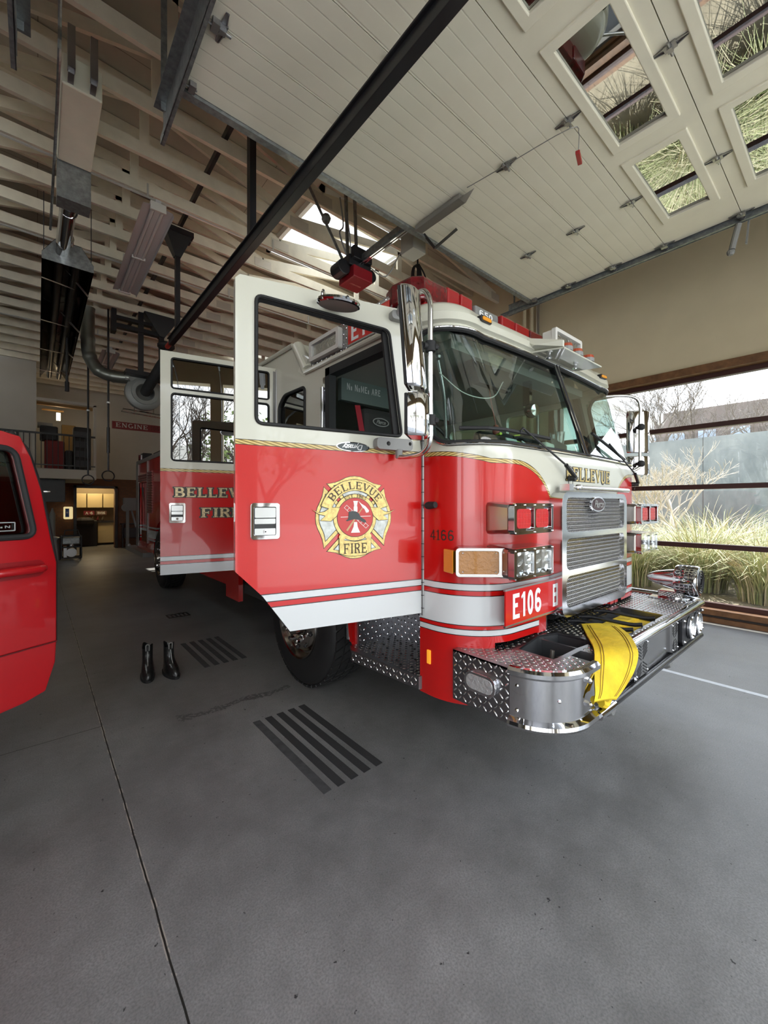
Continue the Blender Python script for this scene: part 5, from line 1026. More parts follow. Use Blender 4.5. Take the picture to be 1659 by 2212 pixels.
flat(mb, [(.016, .088), (.036, .072), (.058, .060), (.080, .036), (.076, .026), (.062, .024), (.052, .044), (.040, .052), (.034, .062)], .0098); mb.build('crest_tools', M('crest_white', (.75, .72, .68), .3), fd)
mb = MB()
for q_ in ribbon([(.040, .050), (-.050, -.070)], [.006, .011]): mb.poly([FE[0] + FE[1] * x + FE[2] * y + FE[3] * .0096 for x, y in q_])
mb.build('crest_axe_handle', M('crest_tan', (.50, .30, .14), .4), fd)
mb = MB(); flat(mb, [(-.044, -.010), (-.040, .016), (-.040, .030), (-.018, .034), (.0, .032), (.018, .022), (.030, .002), (.056, -.014), (.064, -.026), (.050, -.030), (.020, -.014), (-.010, -.010), (-.050, -.020), (-.056, -.014)], .0104); mb.build('crest_helmet', M('crest_charcoal', (.03, .035, .035), .35), fd)
# upside-down oval badge
Fy = (at(FD, .443, 1.813, .004), FD[1], FD[2], FD[3]); mb = MB(); oval(mb, Fy, .097, .026, 0, .006); bd_ = mb.build('oval_badge', chrome, fd, bevel=.002)
mb = MB(); oval(mb, Fy, .090, .021, .0012, .002); mb.build('badge_face', M('slate_badge_face', (.06, .075, .08), .3), bd_); script('Dynasty', 'badge_lettering', Fy, .040, M('badge_silver', (.65, .66, .66), .25, .8), bd_, off=.0024, rot180=True)
# mirror assembly on the front door
mb = MB(); mb.plate(neg(rrect(.10, 1.805, .325, 1.87, .022)), [neg(arc(.255, 1.838, .012, .012, 0, 360, 12)[:-1]), neg(arc(.118, 1.845, .009, .010, 0, 360, 12)[:-1])], (FD[0] + FD[3] * .055, FD[1], FD[2], FD[3]), .05); mb.cyl(at(FD, .185, 1.81, .045), at(FD, .185, 1.762, .045), .022, .018, 14); mb.plate(neg(rrect(.125, 2.535, .225, 2.585, .018)), [], (FD[0] + FD[3] * .04, FD[1], FD[2], FD[3]), .05); mb.cyl(at(FD, .18, 2.56, .03), at(FD, .18, 2.60, .06), .018, n=12); mb.build('mirror_bracket', grey, fd, bevel=.006)
mb = MB(); mb.tube([at(FD, .185, 1.768, .05), at(FD, .175, 1.762, .15), at(FD, .158, 1.775, .25), at(FD, .15, 1.83, .297), at(FD, .15, 1.95, .30), at(FD, .15, 2.42, .30), at(FD, .15, 2.53, .295), at(FD, .155, 2.595, .26), at(FD, .165, 2.61, .20), at(FD, .175, 2.598, .12), at(FD, .18, 2.59, .06)], .0135, 12, smoothn=6); mb.build('mirror_tube', M('stainless_tube', (.66, .65, .62), .16, 1), fd, smooth=True)
def mhead(F, z0, z1, w0, w1, n0, n1, par, tilt=0, nm='mirror_head'):
    mb = MB(); K = 9; rows = []
    for zz, sc_ in ((z0, .90), (z0 + .012, 1), (z1 - .012, 1), (z1, .90)):
        nm_, hw = (n0 + n1) / 2, (n1 - n0) / 2; wo = tilt * (zz - z0)
        P = [at(F, w1 + wo, zz, nm_ - hw * sc_), at(F, w1 + wo, zz, nm_ + hw * sc_)] + [at(F, w1 + wo - (w1 - w0) * sc_ * math.sin(PI * k / K), zz, nm_ + hw * sc_ * math.cos(PI * k / K)) for k in range(K + 1)]
        rows.append([mb.v(p) for p in P])
    mb.skin(rows); h = mb.build(nm, chrome, par, smooth=True)
    mb = MB(); a = (n1 - n0) * .03; t1 = tilt * (z1 - z0); mb.hexa([at(F, w1 + .002, z0 + .006, n0 + a), at(F, w1 + .018, z0 + .006, n0 + a), at(F, w1 + .018, z0 + .006, n1 - a), at(F, w1 + .002, z0 + .006, n1 - a), at(F, w1 + .002 + t1, z1 - .006, n0 + a), at(F, w1 + .018 + t1, z1 - .006, n0 + a), at(F, w1 + .018 + t1, z1 - .006, n1 - a), at(F, w1 + .002 + t1, z1 - .006, n1 - a)]); mb.build('mirror_rim', rubber, h, bevel=.004)
    mb = MB(); mb.hexa([at(F, w1 + .0185, z0 + .02, n0 + .02), at(F, w1 + .0195, z0 + .02, n0 + .02), at(F, w1 + .0195, z0 + .02, n1 - .02), at(F, w1 + .0185, z0 + .02, n1 - .02), at(F, w1 + .0185 + t1, z1 - .02, n0 + .02), at(F, w1 + .0195 + t1, z1 - .02, n0 + .02), at(F, w1 + .0195 + t1, z1 - .02, n1 - .02), at(F, w1 + .0185 + t1, z1 - .02, n1 - .02)]); mb.build('mirror_glass', M('mirror', (.9, .9, .9), .01, 1), h)
FH = (at(FD, .225, 0, .30), V((.60, -.80, 0)), V((0, 0, 1)), V((-.80, -.60, 0)))
mhead(FH, 2.07, 2.56, -.045, .035, -.10, .10, fd, .07); mhead(FH, 1.835, 2.045, -.06, .035, -.095, .095, fd)
mb = MB()
for z in (2.30, 1.93): mb.cyl(at(FD, .15, z - .025, .30), at(FD, .15, z + .025, .30), .026, n=14); mb.cyl(at(FD, .15, z, .30), at(FD, .19, z, .30), .015, n=10); mb.sphere(at(FD, .125, z, .31), .018, 8)
mb.build('mirror_clamp', rubber, fd, smooth=True)
mb = MB(); c = at(FD, .575, 2.492, .125); mb.lathe(c, (.03, .20, -.98), [(.001, .012), (.07, .012), (.098, .010)], 32); r_ = mb.build('look_down_mirror', M('grey_mirror_back', (.34, .32, .28), .45, .2), fd, smooth=True)
mb = MB(); mb.lathe(c, (.03, .20, -.98), [(.098, .011), (.106, .008), (.110, 0), (.104, -.012), (.06, -.026), (.001, -.032)], 32); mb.build('mirror_glass', chrome, r_, smooth=True)
mb = MB()
for w in (.64, .51): mb.beam(at(FD, w, 2.55, .0), at(FD, w, 2.525, .10), .022, .006); mb.tube([at(FD, w, 2.52, .06), at(FD, w, 2.56, .07), at(FD, w, 2.56, .09), at(FD, w, 2.52, .10)], .006, 6, smoothn=3)
mb.build('mirror_clip', chrome, r_)
# rear door
out = [(.004, .918), (.004, 2.79), (.961, 2.80), (.961, .918)]; hu = rrect(.07, 2.492, .876, 2.745, .02); hl = rrect(.07, 1.882, .876, 2.448, .025)
mb = MB(); mb.plate(neg(out), [neg(hu), neg(hl)], FR, .055); rd = mb.build('rear_door', paints, T); rd['label'] = 'rear cab door, open, with gold lettering'
for h_ in (hu, hl):
    q = [at(FR, w, z, .003) for w, z in h_]; mb = MB(); mb.tube(q + [q[0]], .008, 6, ends=False); mb.build('window_seal', rubber, rd, smooth=True)
    mb = MB(); mb.plate(neg(h_), [], (FR[0] - FR[3] * .010, FR[1], FR[2], FR[3]), .005); mb.build('door_window', tint, rd)
paddle(FR, .772, .896, 1.352, 1.522, rd)
for g, m_, o_, nm in ((.13, inkb, .0012, 'lettering_outline'), (0, M('mottled_gold_leaf', (.55, .44, .25), .3, .3, vary=.45, vs=70), .0026, 'door_lettering')):
    mb = MB(); text(mb, 'BELLEVUE', FR, .083, .70, -.858, 1.572, o_, w=.21, t=.12, grow=g); mb.build(nm, m_, rd); mb = MB(); text(mb, 'FIRE', FR, .083, .345, -.652, 1.397, o_, w=.21, t=.12, grow=g); mb.build(nm, m_, rd)
mb = MB(); mb.tube([at(FR, 0, .93, .0), at(FR, 0, 2.78, .0)], .009, 8); mb.build('hinge', steel, rd)
# right-hand mirror
Fm = (V((4.565, 1.33, 0)), V((.772, -.636, 0)), V((0, 0, 1)), V((-.636, -.772, 0)))
def atm(a, z, n): return Fm[0] - Fm[1] * a + Fm[2] * z + Fm[3] * n
mb = MB(); mb.tube([(4.10, 1.66, 2.54), (4.25, 1.50, 2.545), (4.36, 1.43, 2.53), (4.40, 1.40, 2.46), (4.40, 1.40, 2.3), (4.40, 1.40, 1.93), (4.39, 1.41, 1.86), (4.30, 1.48, 1.82), (4.10, 1.66, 1.80)], .0135, 12, smoothn=5); mt = mb.build('mirror_tube', MC['stainless_tube'], T, smooth=True)
for z0, z1 in ((2.02, 2.43), (1.80, 1.985)):
    mb = MB(); rows = []
    for zz, sc_ in ((z0, .92), (z0 + .012, 1), (z1 - .012, 1), (z1, .92)):
        P = [atm(.105 - .115 * sc_ * math.cos(PI * k / 10), zz, -.085 + .05 * sc_ * math.sin(PI * k / 10)) for k in range(11)]; rows.append([mb.v(p) for p in P])
    mb.skin(rows); mb.build('mirror_head', chrome, mt, smooth=True)
for z in (2.25, 1.90): mb = MB(); mb.sphere((4.40, 1.39, z), .034, 12); mb.cyl((4.40, 1.38, z), (4.42, 1.44, z), .014); mb.build('mirror_clamp', rubber, mt, smooth=True)
# ================================================================ things on and in the engine
mb = MB(); rows_ = [((2.66, 1.18, .742), (2.80, 1.02, .742)), ((2.44, 1.05, .746), (2.62, .89, .752)), ((2.24, .93, .752), (2.42, .785, .752)), ((2.12, .875, .715), (2.38, .765, .712)), ((2.07, .855, .66), (2.32, .765, .65)), ((2.03, .835, .605), (2.25, .78, .59)), ((2.005, .83, .575), (2.17, .79, .552))]
Lf = crom([r[0] for r in rows_], 5); Rt = crom([r[1] for r in rows_], 5); K = 8; gv = []
for t in range(2):
    g_ = []
    for i, (a, b) in enumerate(zip(Lf, Rt)):
        n = V((-.3, -.45, .8)).normalized() if i > 12 else V((0, 0, 1)); g_.append([mb.v(a.lerp(b, k / K) + n * (.008 * math.sin(PI * k / K) - t * .010)) for k in range(K + 1)])
    gv.append(g_)
for t in range(2):
    for i in range(len(Lf) - 1):
        for k in range(K): mb.f([gv[t][i][k], gv[t][i][k + 1], gv[t][i + 1][k + 1], gv[t][i + 1][k]])
for i in range(len(Lf) - 1):
    for k in (0, K): mb.f([gv[0][i][k], gv[0][i + 1][k], gv[1][i + 1][k], gv[1][i][k]])
for i in (0, len(Lf) - 1):
    for k in range(K): mb.f([gv[0][i][k], gv[0][i][k + 1], gv[1][i][k + 1], gv[1][i][k]])
hs = mb.build('hose_cover', yellow, tag=('yellow fabric flap with stitched edges draped over the engine\'s front bumper', 'hose cover'), smooth=True)
mb = MB()
for fr_ in (.14, .20, .80, .86): mb.tube([a.lerp(b, fr_) + (V((-.3, -.45, .8)).normalized() if i > 12 else V((0, 0, 1))) * (.0085 * math.sin(PI * fr_) + .001) for i, (a, b) in enumerate(zip(Lf, Rt))][1:-1], .0016, 4)
mb.build('stitching', M('brown_stitching', (.28, .16, .02), .8), hs)
mb = MB(); mb.tube([(2.115, .845, .53), (2.15, .84, .515), (2.20, .845, .53)], .022, 8, smoothn=3)
mb.build('hose_fold', yellow, hs, smooth=True)
mb = MB()
for k, (z, y0) in enumerate(((.60, .97), (.64, 1.04), (.665, 1.12))): mb.hexa([(2.74, y0 - .05, z), (3.36, y0 - .05, z), (3.36, y0 + .05, z), (2.74, y0 + .05, z), (2.75, y0 - .05, z + .03), (3.35, y0 - .05, z + .03), (3.35, y0 + .05, z + .03), (2.75, y0 + .05, z + .03)])
fh = mb.build('folded_hose', yellow, tag=('yellow hose folded flat in the bumper tray under black straps', 'hose'), bevel=.008)
mb = MB(); text(mb, 'FIRE HOSE', (V((3.02, 1.10, .6955)), V((0, -1, 0)), V((1, 0, 0)), V((0, 0, 1))), .035, .11, serif=False, w=.15); mb.build('hose_print', M('dim_print', (.25, .18, .02), .8), fh)
mb = MB(); mb.cyl((2.02, 1.18, .60), (2.20, 1.10, .62), .035, n=16); mb.cyl((2.20, 1.10, .62), (2.26, 1.07, .625), .043, n=16); mb.cyl((2.26, 1.07, .625), (2.31, 1.05, .63), .032, n=12); mb.cyl((2.16, 1.12, .65), (2.17, 1.12, .70), .012)
hc = mb.build('hose_coupling', M('dull_coupling', (.20, .18, .15), .4, .7), tag=('dull metal hose coupling lying in the left bumper well', 'coupling'), smooth=True)
mb = MB(); mb.box((2.27, 1.03, .60), (2.34, 1.075, .66)); mb.build('coupling_lug', M('brass_lug', (.45, .28, .16), .35, .8), hc, bevel=.005)
def glove(x, y, z, a, lab):
    mb = MB(); c, s_ = math.cos(a), math.sin(a); R2 = lambda u, v_, w: (x + c * u - s_ * v_, y + s_ * u + c * v_, z + w)
    def e(u, v_, w, ru, rv, rw):
        rings = []
        for j in range(1, 6):
            t = PI * j / 6; rings.append([mb.v(R2(u + ru * math.cos(t), v_ + rv * math.sin(t) * math.cos(q), w + rw * math.sin(t) * math.sin(q))) for q in [2 * PI * i / 10 for i in range(10)]])
        mb.skin(rings)
    e(0, 0, .04, .07, .05, .035); e(-.10, 0, .035, .06, .045, .03)
    for k in range(4): mb.tube([R2(.04, -.036 + .024 * k, .04), R2(.09, -.042 + .028 * k, .045), R2(.13 - .008 * abs(k - 1.5), -.046 + .03 * k, .030)], .013, 8, smoothn=3)
    mb.tube([R2(-.01, .045, .03), R2(.03, .075, .035), R2(.06, .085, .025)], .014, 8, smoothn=3); g = mb.build('work_glove', M('black_glove_fabric', (.02, .02, .02), .8), tag=(lab, 'glove'), smooth=True)
    mb = MB()
    for k in range(4): mb.box((0, 0, 0), (0, 0, 0)) if 0 else mb.tube([R2(.045, -.036 + .024 * k, .052), R2(.085, -.041 + .028 * k, .057)], .008, 6)
    mb.tube([R2(-.05, -.03, .068), R2(-.05, .03, .068)], .010, 6); mb.build('lime_patch', M('lime_fabric', (.45, .62, .06), .7), g)
glove(2.48, 1.62, 1.925, -.5, 'black and lime work glove lying on the dash behind the left wiper'); glove(2.68, 1.60, 1.93, 2.5, 'black and lime work glove, the one nearer the drink cup')
mb = MB(); mb.lathe((3.02, 1.52, 1.895), (0, 0, 1), [(.001, 0), (.036, 0), (.042, .04), (.055, .155), (.057, .16), (.052, .155), (.038, .02)], 20); cu_ = mb.build('drink_cup', glassmat('clear_plastic_cup', (.80, .84, .82), .15), tag=('clear plastic drink cup with a straw on the dashboard', 'cup'), smooth=True)
mb = MB(); mb.cyl((3.03, 1.52, 1.90), (3.005, 1.54, 2.17), .005, n=8); mb.build('straw', M('dark_green_straw', (.03, .07, .05), .4), cu_)
mb = MB(); mb.hexa([(2.76, 1.40, 1.80), (2.94, 1.40, 1.80), (2.94, 1.46, 1.80), (2.76, 1.46, 1.80), (2.72, 1.42, 1.98), (2.97, 1.42, 1.94), (2.97, 1.45, 1.94), (2.72, 1.45, 1.98)]); mb.build('dark_pouch', M('dark_green_vinyl', (.035, .05, .045), .6), tag=('dark flat pouch standing in front of the drink cup on the dash', 'pouch'), bevel=.006)
mb = MB(); mb.hexa([(2.58, 1.38, 1.80), (2.71, 1.38, 1.80), (2.71, 1.44, 1.80), (2.58, 1.44, 1.80), (2.60, 1.38, 1.93), (2.71, 1.38, 1.92), (2.71, 1.44, 1.92), (2.60, 1.44, 1.93)]); mb.build('white_carton', M('pale_green_carton', (.50, .60, .52), .6), tag=('small pale green carton on the dash between glove and pouch', 'carton'), bevel=.012)
for k, (x, c_, lab) in enumerate(((2.16, (.45, .60, .55), 'pale folded booklet leaning at the lower left of the windshield'), (2.24, (.30, .50, .12), 'green edged leaflet between the two pale booklets on the dash'), (2.34, (.48, .62, .60), 'pale blue booklet leaning on the dash under the left wiper blade'))):
    mb = MB(); mb.hexa([(x, 1.36, 1.80), (x + .11, 1.35, 1.80), (x + .11, 1.37, 1.80), (x, 1.38, 1.80), (x + .02, 1.42, 1.915), (x + .12, 1.41, 1.91 - .015 * k), (x + .12, 1.415, 1.91 - .015 * k), (x + .02, 1.425, 1.915)]); mb.build('booklet', M('booklet_%s' % 'abc'[k], c_, .7), tag=(lab, 'booklet'))
# ================================================================ red utility vehicle with its door open, at the left edge
S = thing('utility_vehicle', 'bright red utility vehicle at the left edge with its front door swung open', 'car', (-1.9, 3.2, 0))
carred = M('vehicle_red', (.42, .004, .008), .28, coat=.8)
body = [(1.05, .42), (1.55, .40), (1.62, .75), (4.9, .75), (5.0, .40), (6.3, .45), (6.4, 1.1), (6.35, 1.30), (6.1, 1.84), (2.9, 1.90), (2.1, 1.36), (.95, 1.22), (.85, .8)]
Fc = fr((-.90, 0, 0), (0, 1, 0), N=(1, 0, 0))
mb = MB(); mb.plate([(a, b) for a, b in body], [], Fc, .06); mb.plate([(a, b) for a, b in body], [], (V((-2.80, 0, 0)), V((0, 1, 0)), V((0, 0, 1)), V((1, 0, 0))), .06)
P = [p for p in body]; n = len(P)
for i in range(n):
    a, b = P[i], P[(i + 1) % n]; mb.f([mb.v((-.92, a[0], a[1])), mb.v((-.92, b[0], b[1])), mb.v((-2.84, b[0], b[1])), mb.v((-2.84, a[0], a[1]))])
mb.build('body', carred, S)
for y in (1.35, 5.4):
    for x, s_ in ((-1.0, 1), (-2.75, -1)): mb = MB(); mb.lathe((x + .12 * s_, y, .38), (s_, 0, 0), [(.001, .0), (.22, .0), (.25, .01), (.37, 0), (.38, -.03), (.38, -.22), (.3, -.24)], 32); mb.build('wheel', MC['tyre_rubber'], S, smooth=True)
dU = V((.877, .48, 0)).normalized(); Fv = (V((-.848, 2.256, 0)), dU, V((0, 0, 1)), V((.48, -.877, 0)).normalized())
dout = [(.02, .50), (.60, .50), (.90, .52), (1.005, .545), (1.05, .68), (1.056, .80), (1.056, 1.20), (1.03, 1.32), (.985, 1.58), (.94, 1.74), (.895, 1.84), (.80, 1.86), (.62, 1.84), (.30, 1.36), (.02, 1.22)]
dh = rpoly([(.36, 1.345), (.955, 1.345), (.87, 1.775), (.64, 1.775)], .05, 5)
mb = MB(); nD = 10
mb.plate(dout, [dh], Fv, .07); cd = mb.build('front_door', carred, S, bevel=.018); cd['label'] = 'open red front door with body-colour handle'
q = [Fv[0] + Fv[1] * u + Fv[2] * z + Fv[3] * .003 for u, z in dh]; mb = MB(); mb.tube(q + [q[0]], .014, 8, ends=False); mb.build('window_seal', rubber, cd, smooth=True)
mb = MB(); mb.plate(dh, [], (Fv[0] - Fv[3] * .03, Fv[1], Fv[2], Fv[3]), .005); mb.build('door_glass', glassmat('car_glass', (.35, .40, .38), .18), cd)
mb = MB(); q = [Fv[0] + Fv[1] * (u + .012) + Fv[2] * z - Fv[3] * .055 for u, z in ((1.0, .60), (1.055, .78), (1.057, 1.2), (1.035, 1.34), (.985, 1.6), (.93, 1.78), (.86, 1.86))]; mb.tube(q, .020, 8); mb.build('weather_strip', rubber, cd, smooth=True)
mb = MB(); q = [Fv[0] + Fv[1] * u + Fv[2] * z + Fv[3] * .004 for u, z in ((.02, .79), (.6, .787), (1.054, .787))]; mb.tube(q, .004, 6); mb.build('crease_shade_line', M('dark_red_crease_shade', (.10, .002, .003), .4), cd)  # crease shade drawn as a thin dark red strip
mb = MB(); q = [Fv[0] + Fv[1] * u + Fv[2] * 1.182 + Fv[3] * n_ for u, n_ in ((.72, .004), (.76, .034), (.95, .034), (.985, .012))]; mb.tube(q, [.018] * 3 + [.02] * 22, 10, smoothn=4); mb.build('door_handle', carred, cd, smooth=True)
mb = MB(); mb.plate(rrect(.74, 1.14, 1.0, 1.225, .035), [], (Fv[0] + Fv[3] * .002, Fv[1], Fv[2], Fv[3]), .004); mb.build('handle_cup', M('shaded_vehicle_red', (.26, .003, .006), .3, coat=.6), cd)  # recess shade put into the colour of a flat plate
mb = MB(); c = Fv[0] + Fv[1] * .965 + Fv[2] * 1.182 + Fv[3] * .03; mb.cyl(c, c + Fv[3] * .008, .008, n=12); mb.build('key_lock', chrome, cd)
mb = MB(); mb.plate(rrect(.70, 1.375, .885, 1.42, .006), [rrect(.705, 1.38, .88, 1.415, .004)], (Fv[0] - Fv[3] * .02, Fv[1], Fv[2], Fv[3]), .004); text(mb, 'CAUTION', (Fv[0] - Fv[3] * .02, Fv[1], Fv[2], Fv[3]), .012, .15, .715, 1.391, .001, False); mb.build('window_sticker', M('sticker_grey', (.30, .30, .29), .5), cd)
# ================================================================ small things on the floor
def boot(x, y, a, lab):
    T_ = thing('fire_boot', lab, 'boot', (x, y, 0)); c, s_ = math.cos(a), math.sin(a); R2 = lambda u, v_, w: (x + c * u - s_ * v_, y + s_ * u + c * v_, w)
    mb = MB(); rings = []
    for w, uc, ru, rv in ((.022, .0, .145, .052), (.05, .0, .142, .054), (.08, -.01, .125, .050), (.105, -.035, .095, .046), (.13, -.055, .070, .043), (.17, -.065, .058, .042), (.22, -.066, .056, .043), (.262, -.066, .058, .044)): rings.append([mb.v(R2(uc + ru * math.cos(q), rv * math.sin(q) * (1 if math.cos(q) > 0 else .9), w + .018 * math.sin(q * 2) * (w > .25))) for q in [2 * PI * i / 20 for i in range(20)]])
    inner = [mb.v(R2(-.066 + .046 * math.cos(q), .034 * math.sin(q), .20)) for q in [2 * PI * i / 20 for i in range(20)]]
    mb.skin(rings + [inner], True); mb.build('upper', M('black_boot_leather', (.012, .012, .012), .28, bd=.004, bs=22, coat=.3), T_, smooth=True)
    mb = MB(); rings = []
    for w, k in ((0, 1.0), (.022, 1.02)): rings.append([mb.v(R2(.150 * k * math.cos(q), .056 * k * math.sin(q), w)) for q in [2 * PI * i / 20 for i in range(20)]])
    mb.skin(rings); mb.build('sole', rubber, T_)
    mb = MB(); mb.tube([R2(-.015, -.012, .225), R2(-.008, -.012, .275), R2(-.008, .012, .275), R2(-.015, .012, .225)], .005, 5, smoothn=3); mb.tube([R2(-.012, 0, .22), R2(.02, 0, .14), R2(.05, 0, .105)], .004, 5); mb.build('pull_strap', M('pale_pull_tab', (.25, .25, .24), .4), T_)
boot(.735, 4.06, -PI / 2 - .15, 'black leather boot, the left one of the pair beside the engine'); boot(.905, 3.99, -PI / 2 + .1, 'black leather boot, the right one of the pair, nearer the wheel')
ft = M('worn_black_grip_tape', (.022, .022, .022), .9, bd=.001, bs=300)
ft2 = M('faded_black_grip_tape', (.05, .05, .05), .95, vary=.3, vs=20)
names = ['leftmost', 'second from left', 'middle', 'second from right', 'rightmost']
for gi, (x0, y0, y1, where) in enumerate(((1.135, 1.82, 2.74, 'in the near group by the front wheel'), (1.18, 3.95, 4.80, 'in the far group behind the boots'))):
    for k in range(5):
        x = x0 + .0875 * k; mb = MB(); o = [(x, y0), (x + .05, y0 + .003), (x + .05, y1), (x, y1)]
        mb.plate([(o[0][0], o[0][1]), (o[1][0], o[1][1]), (x + .0505, (y0 + y1) / 2), (o[2][0], o[2][1]), (o[3][0], o[3][1]), (x - .001, (y0 + y1) / 2)], [], (V((0, 0, .002)), V((1, 0, 0)), V((0, 1, 0)), V((0, 0, 1))), .0018)
        mb.build('grip_strip', ft2 if k == 0 or gi else ft, tag=('black floor strip, ' + names[k] + ' ' + where, 'floor strip', 'floor strips ' + where))
mb = MB(); mb.box((4.33, -1.7, 0), (4.385, 12, .002)); mb.build('floor_line', M('white_floor_paint', (.62, .64, .66), .6, vary=.1, vs=20), tag=('white painted line on the floor on the right side of the engine', 'floor line'))
mb = MB(); mb.plate(rrect(1.33, 5.98, 1.60, 6.18, .01), [rrect(1.35 + .05 * k, 6.0, 1.38 + .05 * k, 6.16, .005) for k in range(5)], (V((0, 0, .004)), V((1, 0, 0)), V((0, 1, 0)), V((0, 0, 1))), .003); mb.build('floor_drain', black, tag=('small black slotted floor drain under the open rear door', 'drain'))
# ================================================================ far end of the bays
mb = MB(); mb.box((-13.5, 14.5, 2.25), (1.31, 17.3, 2.52)); struct('wall_mezzanine_edge', mb, M('pale_mezzanine_edge', (.50, .48, .42), .7))
mb = MB(); mb.box((-13.5, 14.5, 2.52), (-.02, 14.62, 6.6)); struct('wall_mezzanine', mb, offw)
mb = MB(); mb.box((1.24, 14.5, 2.52), (1.31, 14.6, 4.40)); mb.box((-.02, 14.5, 4.36), (1.31, 14.6, 4.44)); struct('trim_3', mb, M('pale_trim', (.45, .42, .36), .7))
rl = thing('balcony_railing', 'black metal railing along the edge of the far storage loft', 'railing', (-1, 14.45, 2.52))
mb = MB(); mb.box((-4, 14.42, 3.44), (1.28, 14.46, 3.49)); mb.box((-4, 14.43, 2.60), (1.28, 14.45, 2.63)); mb.build('hand_rail', blackp, rl)
for k in range(44):
    mb = MB(); x = -4 + .12 * k; mb.cyl((x, 14.44, 2.52), (x, 14.44, 3.45), .010 if k % 10 else .022, n=6); mb.build('baluster', blackp, rl)
for x, z, w, h, c, nm, lab in ((.15, 2.52, .45, .83, (.20, .02, .02), 'gear_bag', 'dark red gear bag behind the loft railing'), (.80, 2.52, .42, 1.28, (.025, .022, .02), 'shelf_unit', 'tall dark shelf unit at the right end of the loft'), (.05, 3.35, .40, .40, (.03, .03, .03), 'dark_case', 'dark case stacked on the red bag in the loft'), (.61, 2.52, .18, .58, (.04, .03, .03), 'dark_case', 'small dark case between the red bag and the loft shelf')):
    mb = MB(); mb.box((x, 14.9, z), (x + w, 15.4, z + h)); o = mb.build(nm, M('loft_' + nm, c, .7), tag=(lab, nm.split('_')[1]), bevel=.04)
    if nm == 'shelf_unit':
        for k in range(4):
            mb = MB(); mb.box((x + .02, 14.86, z + .12 + .28 * k), (x + w - .03, 14.92, z + .30 + .28 * k)); mb.build('shelf_bin', M('dim_bin', (.05, .05, .055), .6), o)
mb = MB(); mb.box((-.0, 15.1, 3.75), (.34, 15.5, 3.86)); mb.build('pale_tub', M('pale_tub', (.32, .32, .30), .6), tag=('pale flat tub on top of the dark case in the loft', 'tub'))
mb = MB(); mb.box((.60, 16.7, 2.52), (.95, 17.0, 4.1)); mb.build('cardboard_box', M('cardboard', (.20, .13, .05), .8), tag=('tall brown cardboard carton standing against the loft back wall', 'box'))
mb = MB(); mb.box((.44, 15.9, 4.10), (.54, 16.0, 4.32)); mb.build('wall_lamp', M('lit_lamp_glass', (.9, .8, .6), .4, emit=(1, .78, .45), es=3), tag=('small lit lamp high in the storage loft', 'lamp'))
lamp('loft_lamp', 'POINT', (.49, 15.8, 4.1), (0, 0, 0), 3.5, color=(1, .75, .45), shadow_soft_size=.08)
mb = MB(); mb.box((-.02, 15.4, 4.42), (1.3, 15.5, 4.5)); mb.box((.1, 16.0, 4.38), (.62, 16.06, 4.42)); mb.build('loft_beam', M('orange_timber', (.30, .17, .06), .6), tag=('short orange timber beam under the loft ceiling', 'beam'))
# engine sign
Fsg = fr((2.02, 17.26, 4.26), (1, 0, 0)); mb = MB(); mb.box((2.02, 17.26, 4.24), (3.62, 17.30, 4.50)); sg = mb.build('wall_sign', M('dark_red_sign', (.20, .015, .018), .5), tag=('long dark red sign reading ENGINE on the far white wall', 'sign'))
mb = MB(); text(mb, 'ENGINE', Fsg, .155, 1.02, .10, .045, .002, w=.19); mb.build('sign_lettering', M('silver_sign_letters', (.55, .55, .53), .4), sg); mb = MB(); text(mb, '106', Fsg, .155, .30, 1.20, .045, .002, w=.16); mb.build('dim_number', M('dim_red_letters', (.09, .008, .008), .5), sg)
# inside the lit storeroom
lamp('storeroom_lamp', 'POINT', (1.6, 18.2, 2.4), (0, 0, 0), 34, color=(1, .80, .50), shadow_soft_size=.15)
cb = M('storeroom_cabinet_laminate', (.50, .40, .20), .5)
for k in range(3):
    x = .93 + .50 * k; mb = MB(); mb.box((x, 18.9, 1.42), (x + .47, 19.3, 1.95)); mb.build('wall_cabinet', cb, tag=('pale yellow wall cabinet seen through the far doorway, ' + ('at the left', 'in the middle', 'at the right')[k], 'cabinet'), bevel=.008)
mb = MB(); mb.box((.5, 18.75, .85), (3, 19.3, .92)); mb.build('worktop', M('dark_worktop', (.03, .025, .02), .5), tag=('dark worktop seen through the far doorway', 'worktop'))
for k, (x, lab) in enumerate(((1.75, 'pale yellow base cabinet at the right behind the far doorway'), (2.28, 'pale yellow base cabinet half hidden right of the doorway'))):
    mb = MB(); mb.box((x, 18.8, .08), (x + .50, 19.3, .85)); mb.build('base_cabinet', cb, tag=(lab, 'cabinet'), bevel=.008)
mb = MB(); mb.box((1.0, 18.4, 0), (1.70, 18.8, .95)); mb.sphere((1.3, 18.4, .9), .25, 10, (1.3, .6, .8)); mb.build('dark_machine', M('dark_bulk', (.012, .01, .01), .7), tag=('large dark machine standing in the far storeroom', 'machine'), bevel=.03)
for k in range(6):
    x = 1.1 + .16 * k; mb = MB(); mb.sphere((x, 18.85, .97), .045, 8, (1, 1, 1.1)); mb.cyl((x, 18.85, 1.0), (x + .02, 18.85, 1.08), .015); mb.build('tool_canister', M('canister_%d' % (k % 2), ((.15, .02, .02), (.10, .08, .05))[k % 2], .5), tag=('small tool or canister on the far storeroom worktop', 'canister', 'canisters on the storeroom worktop'))
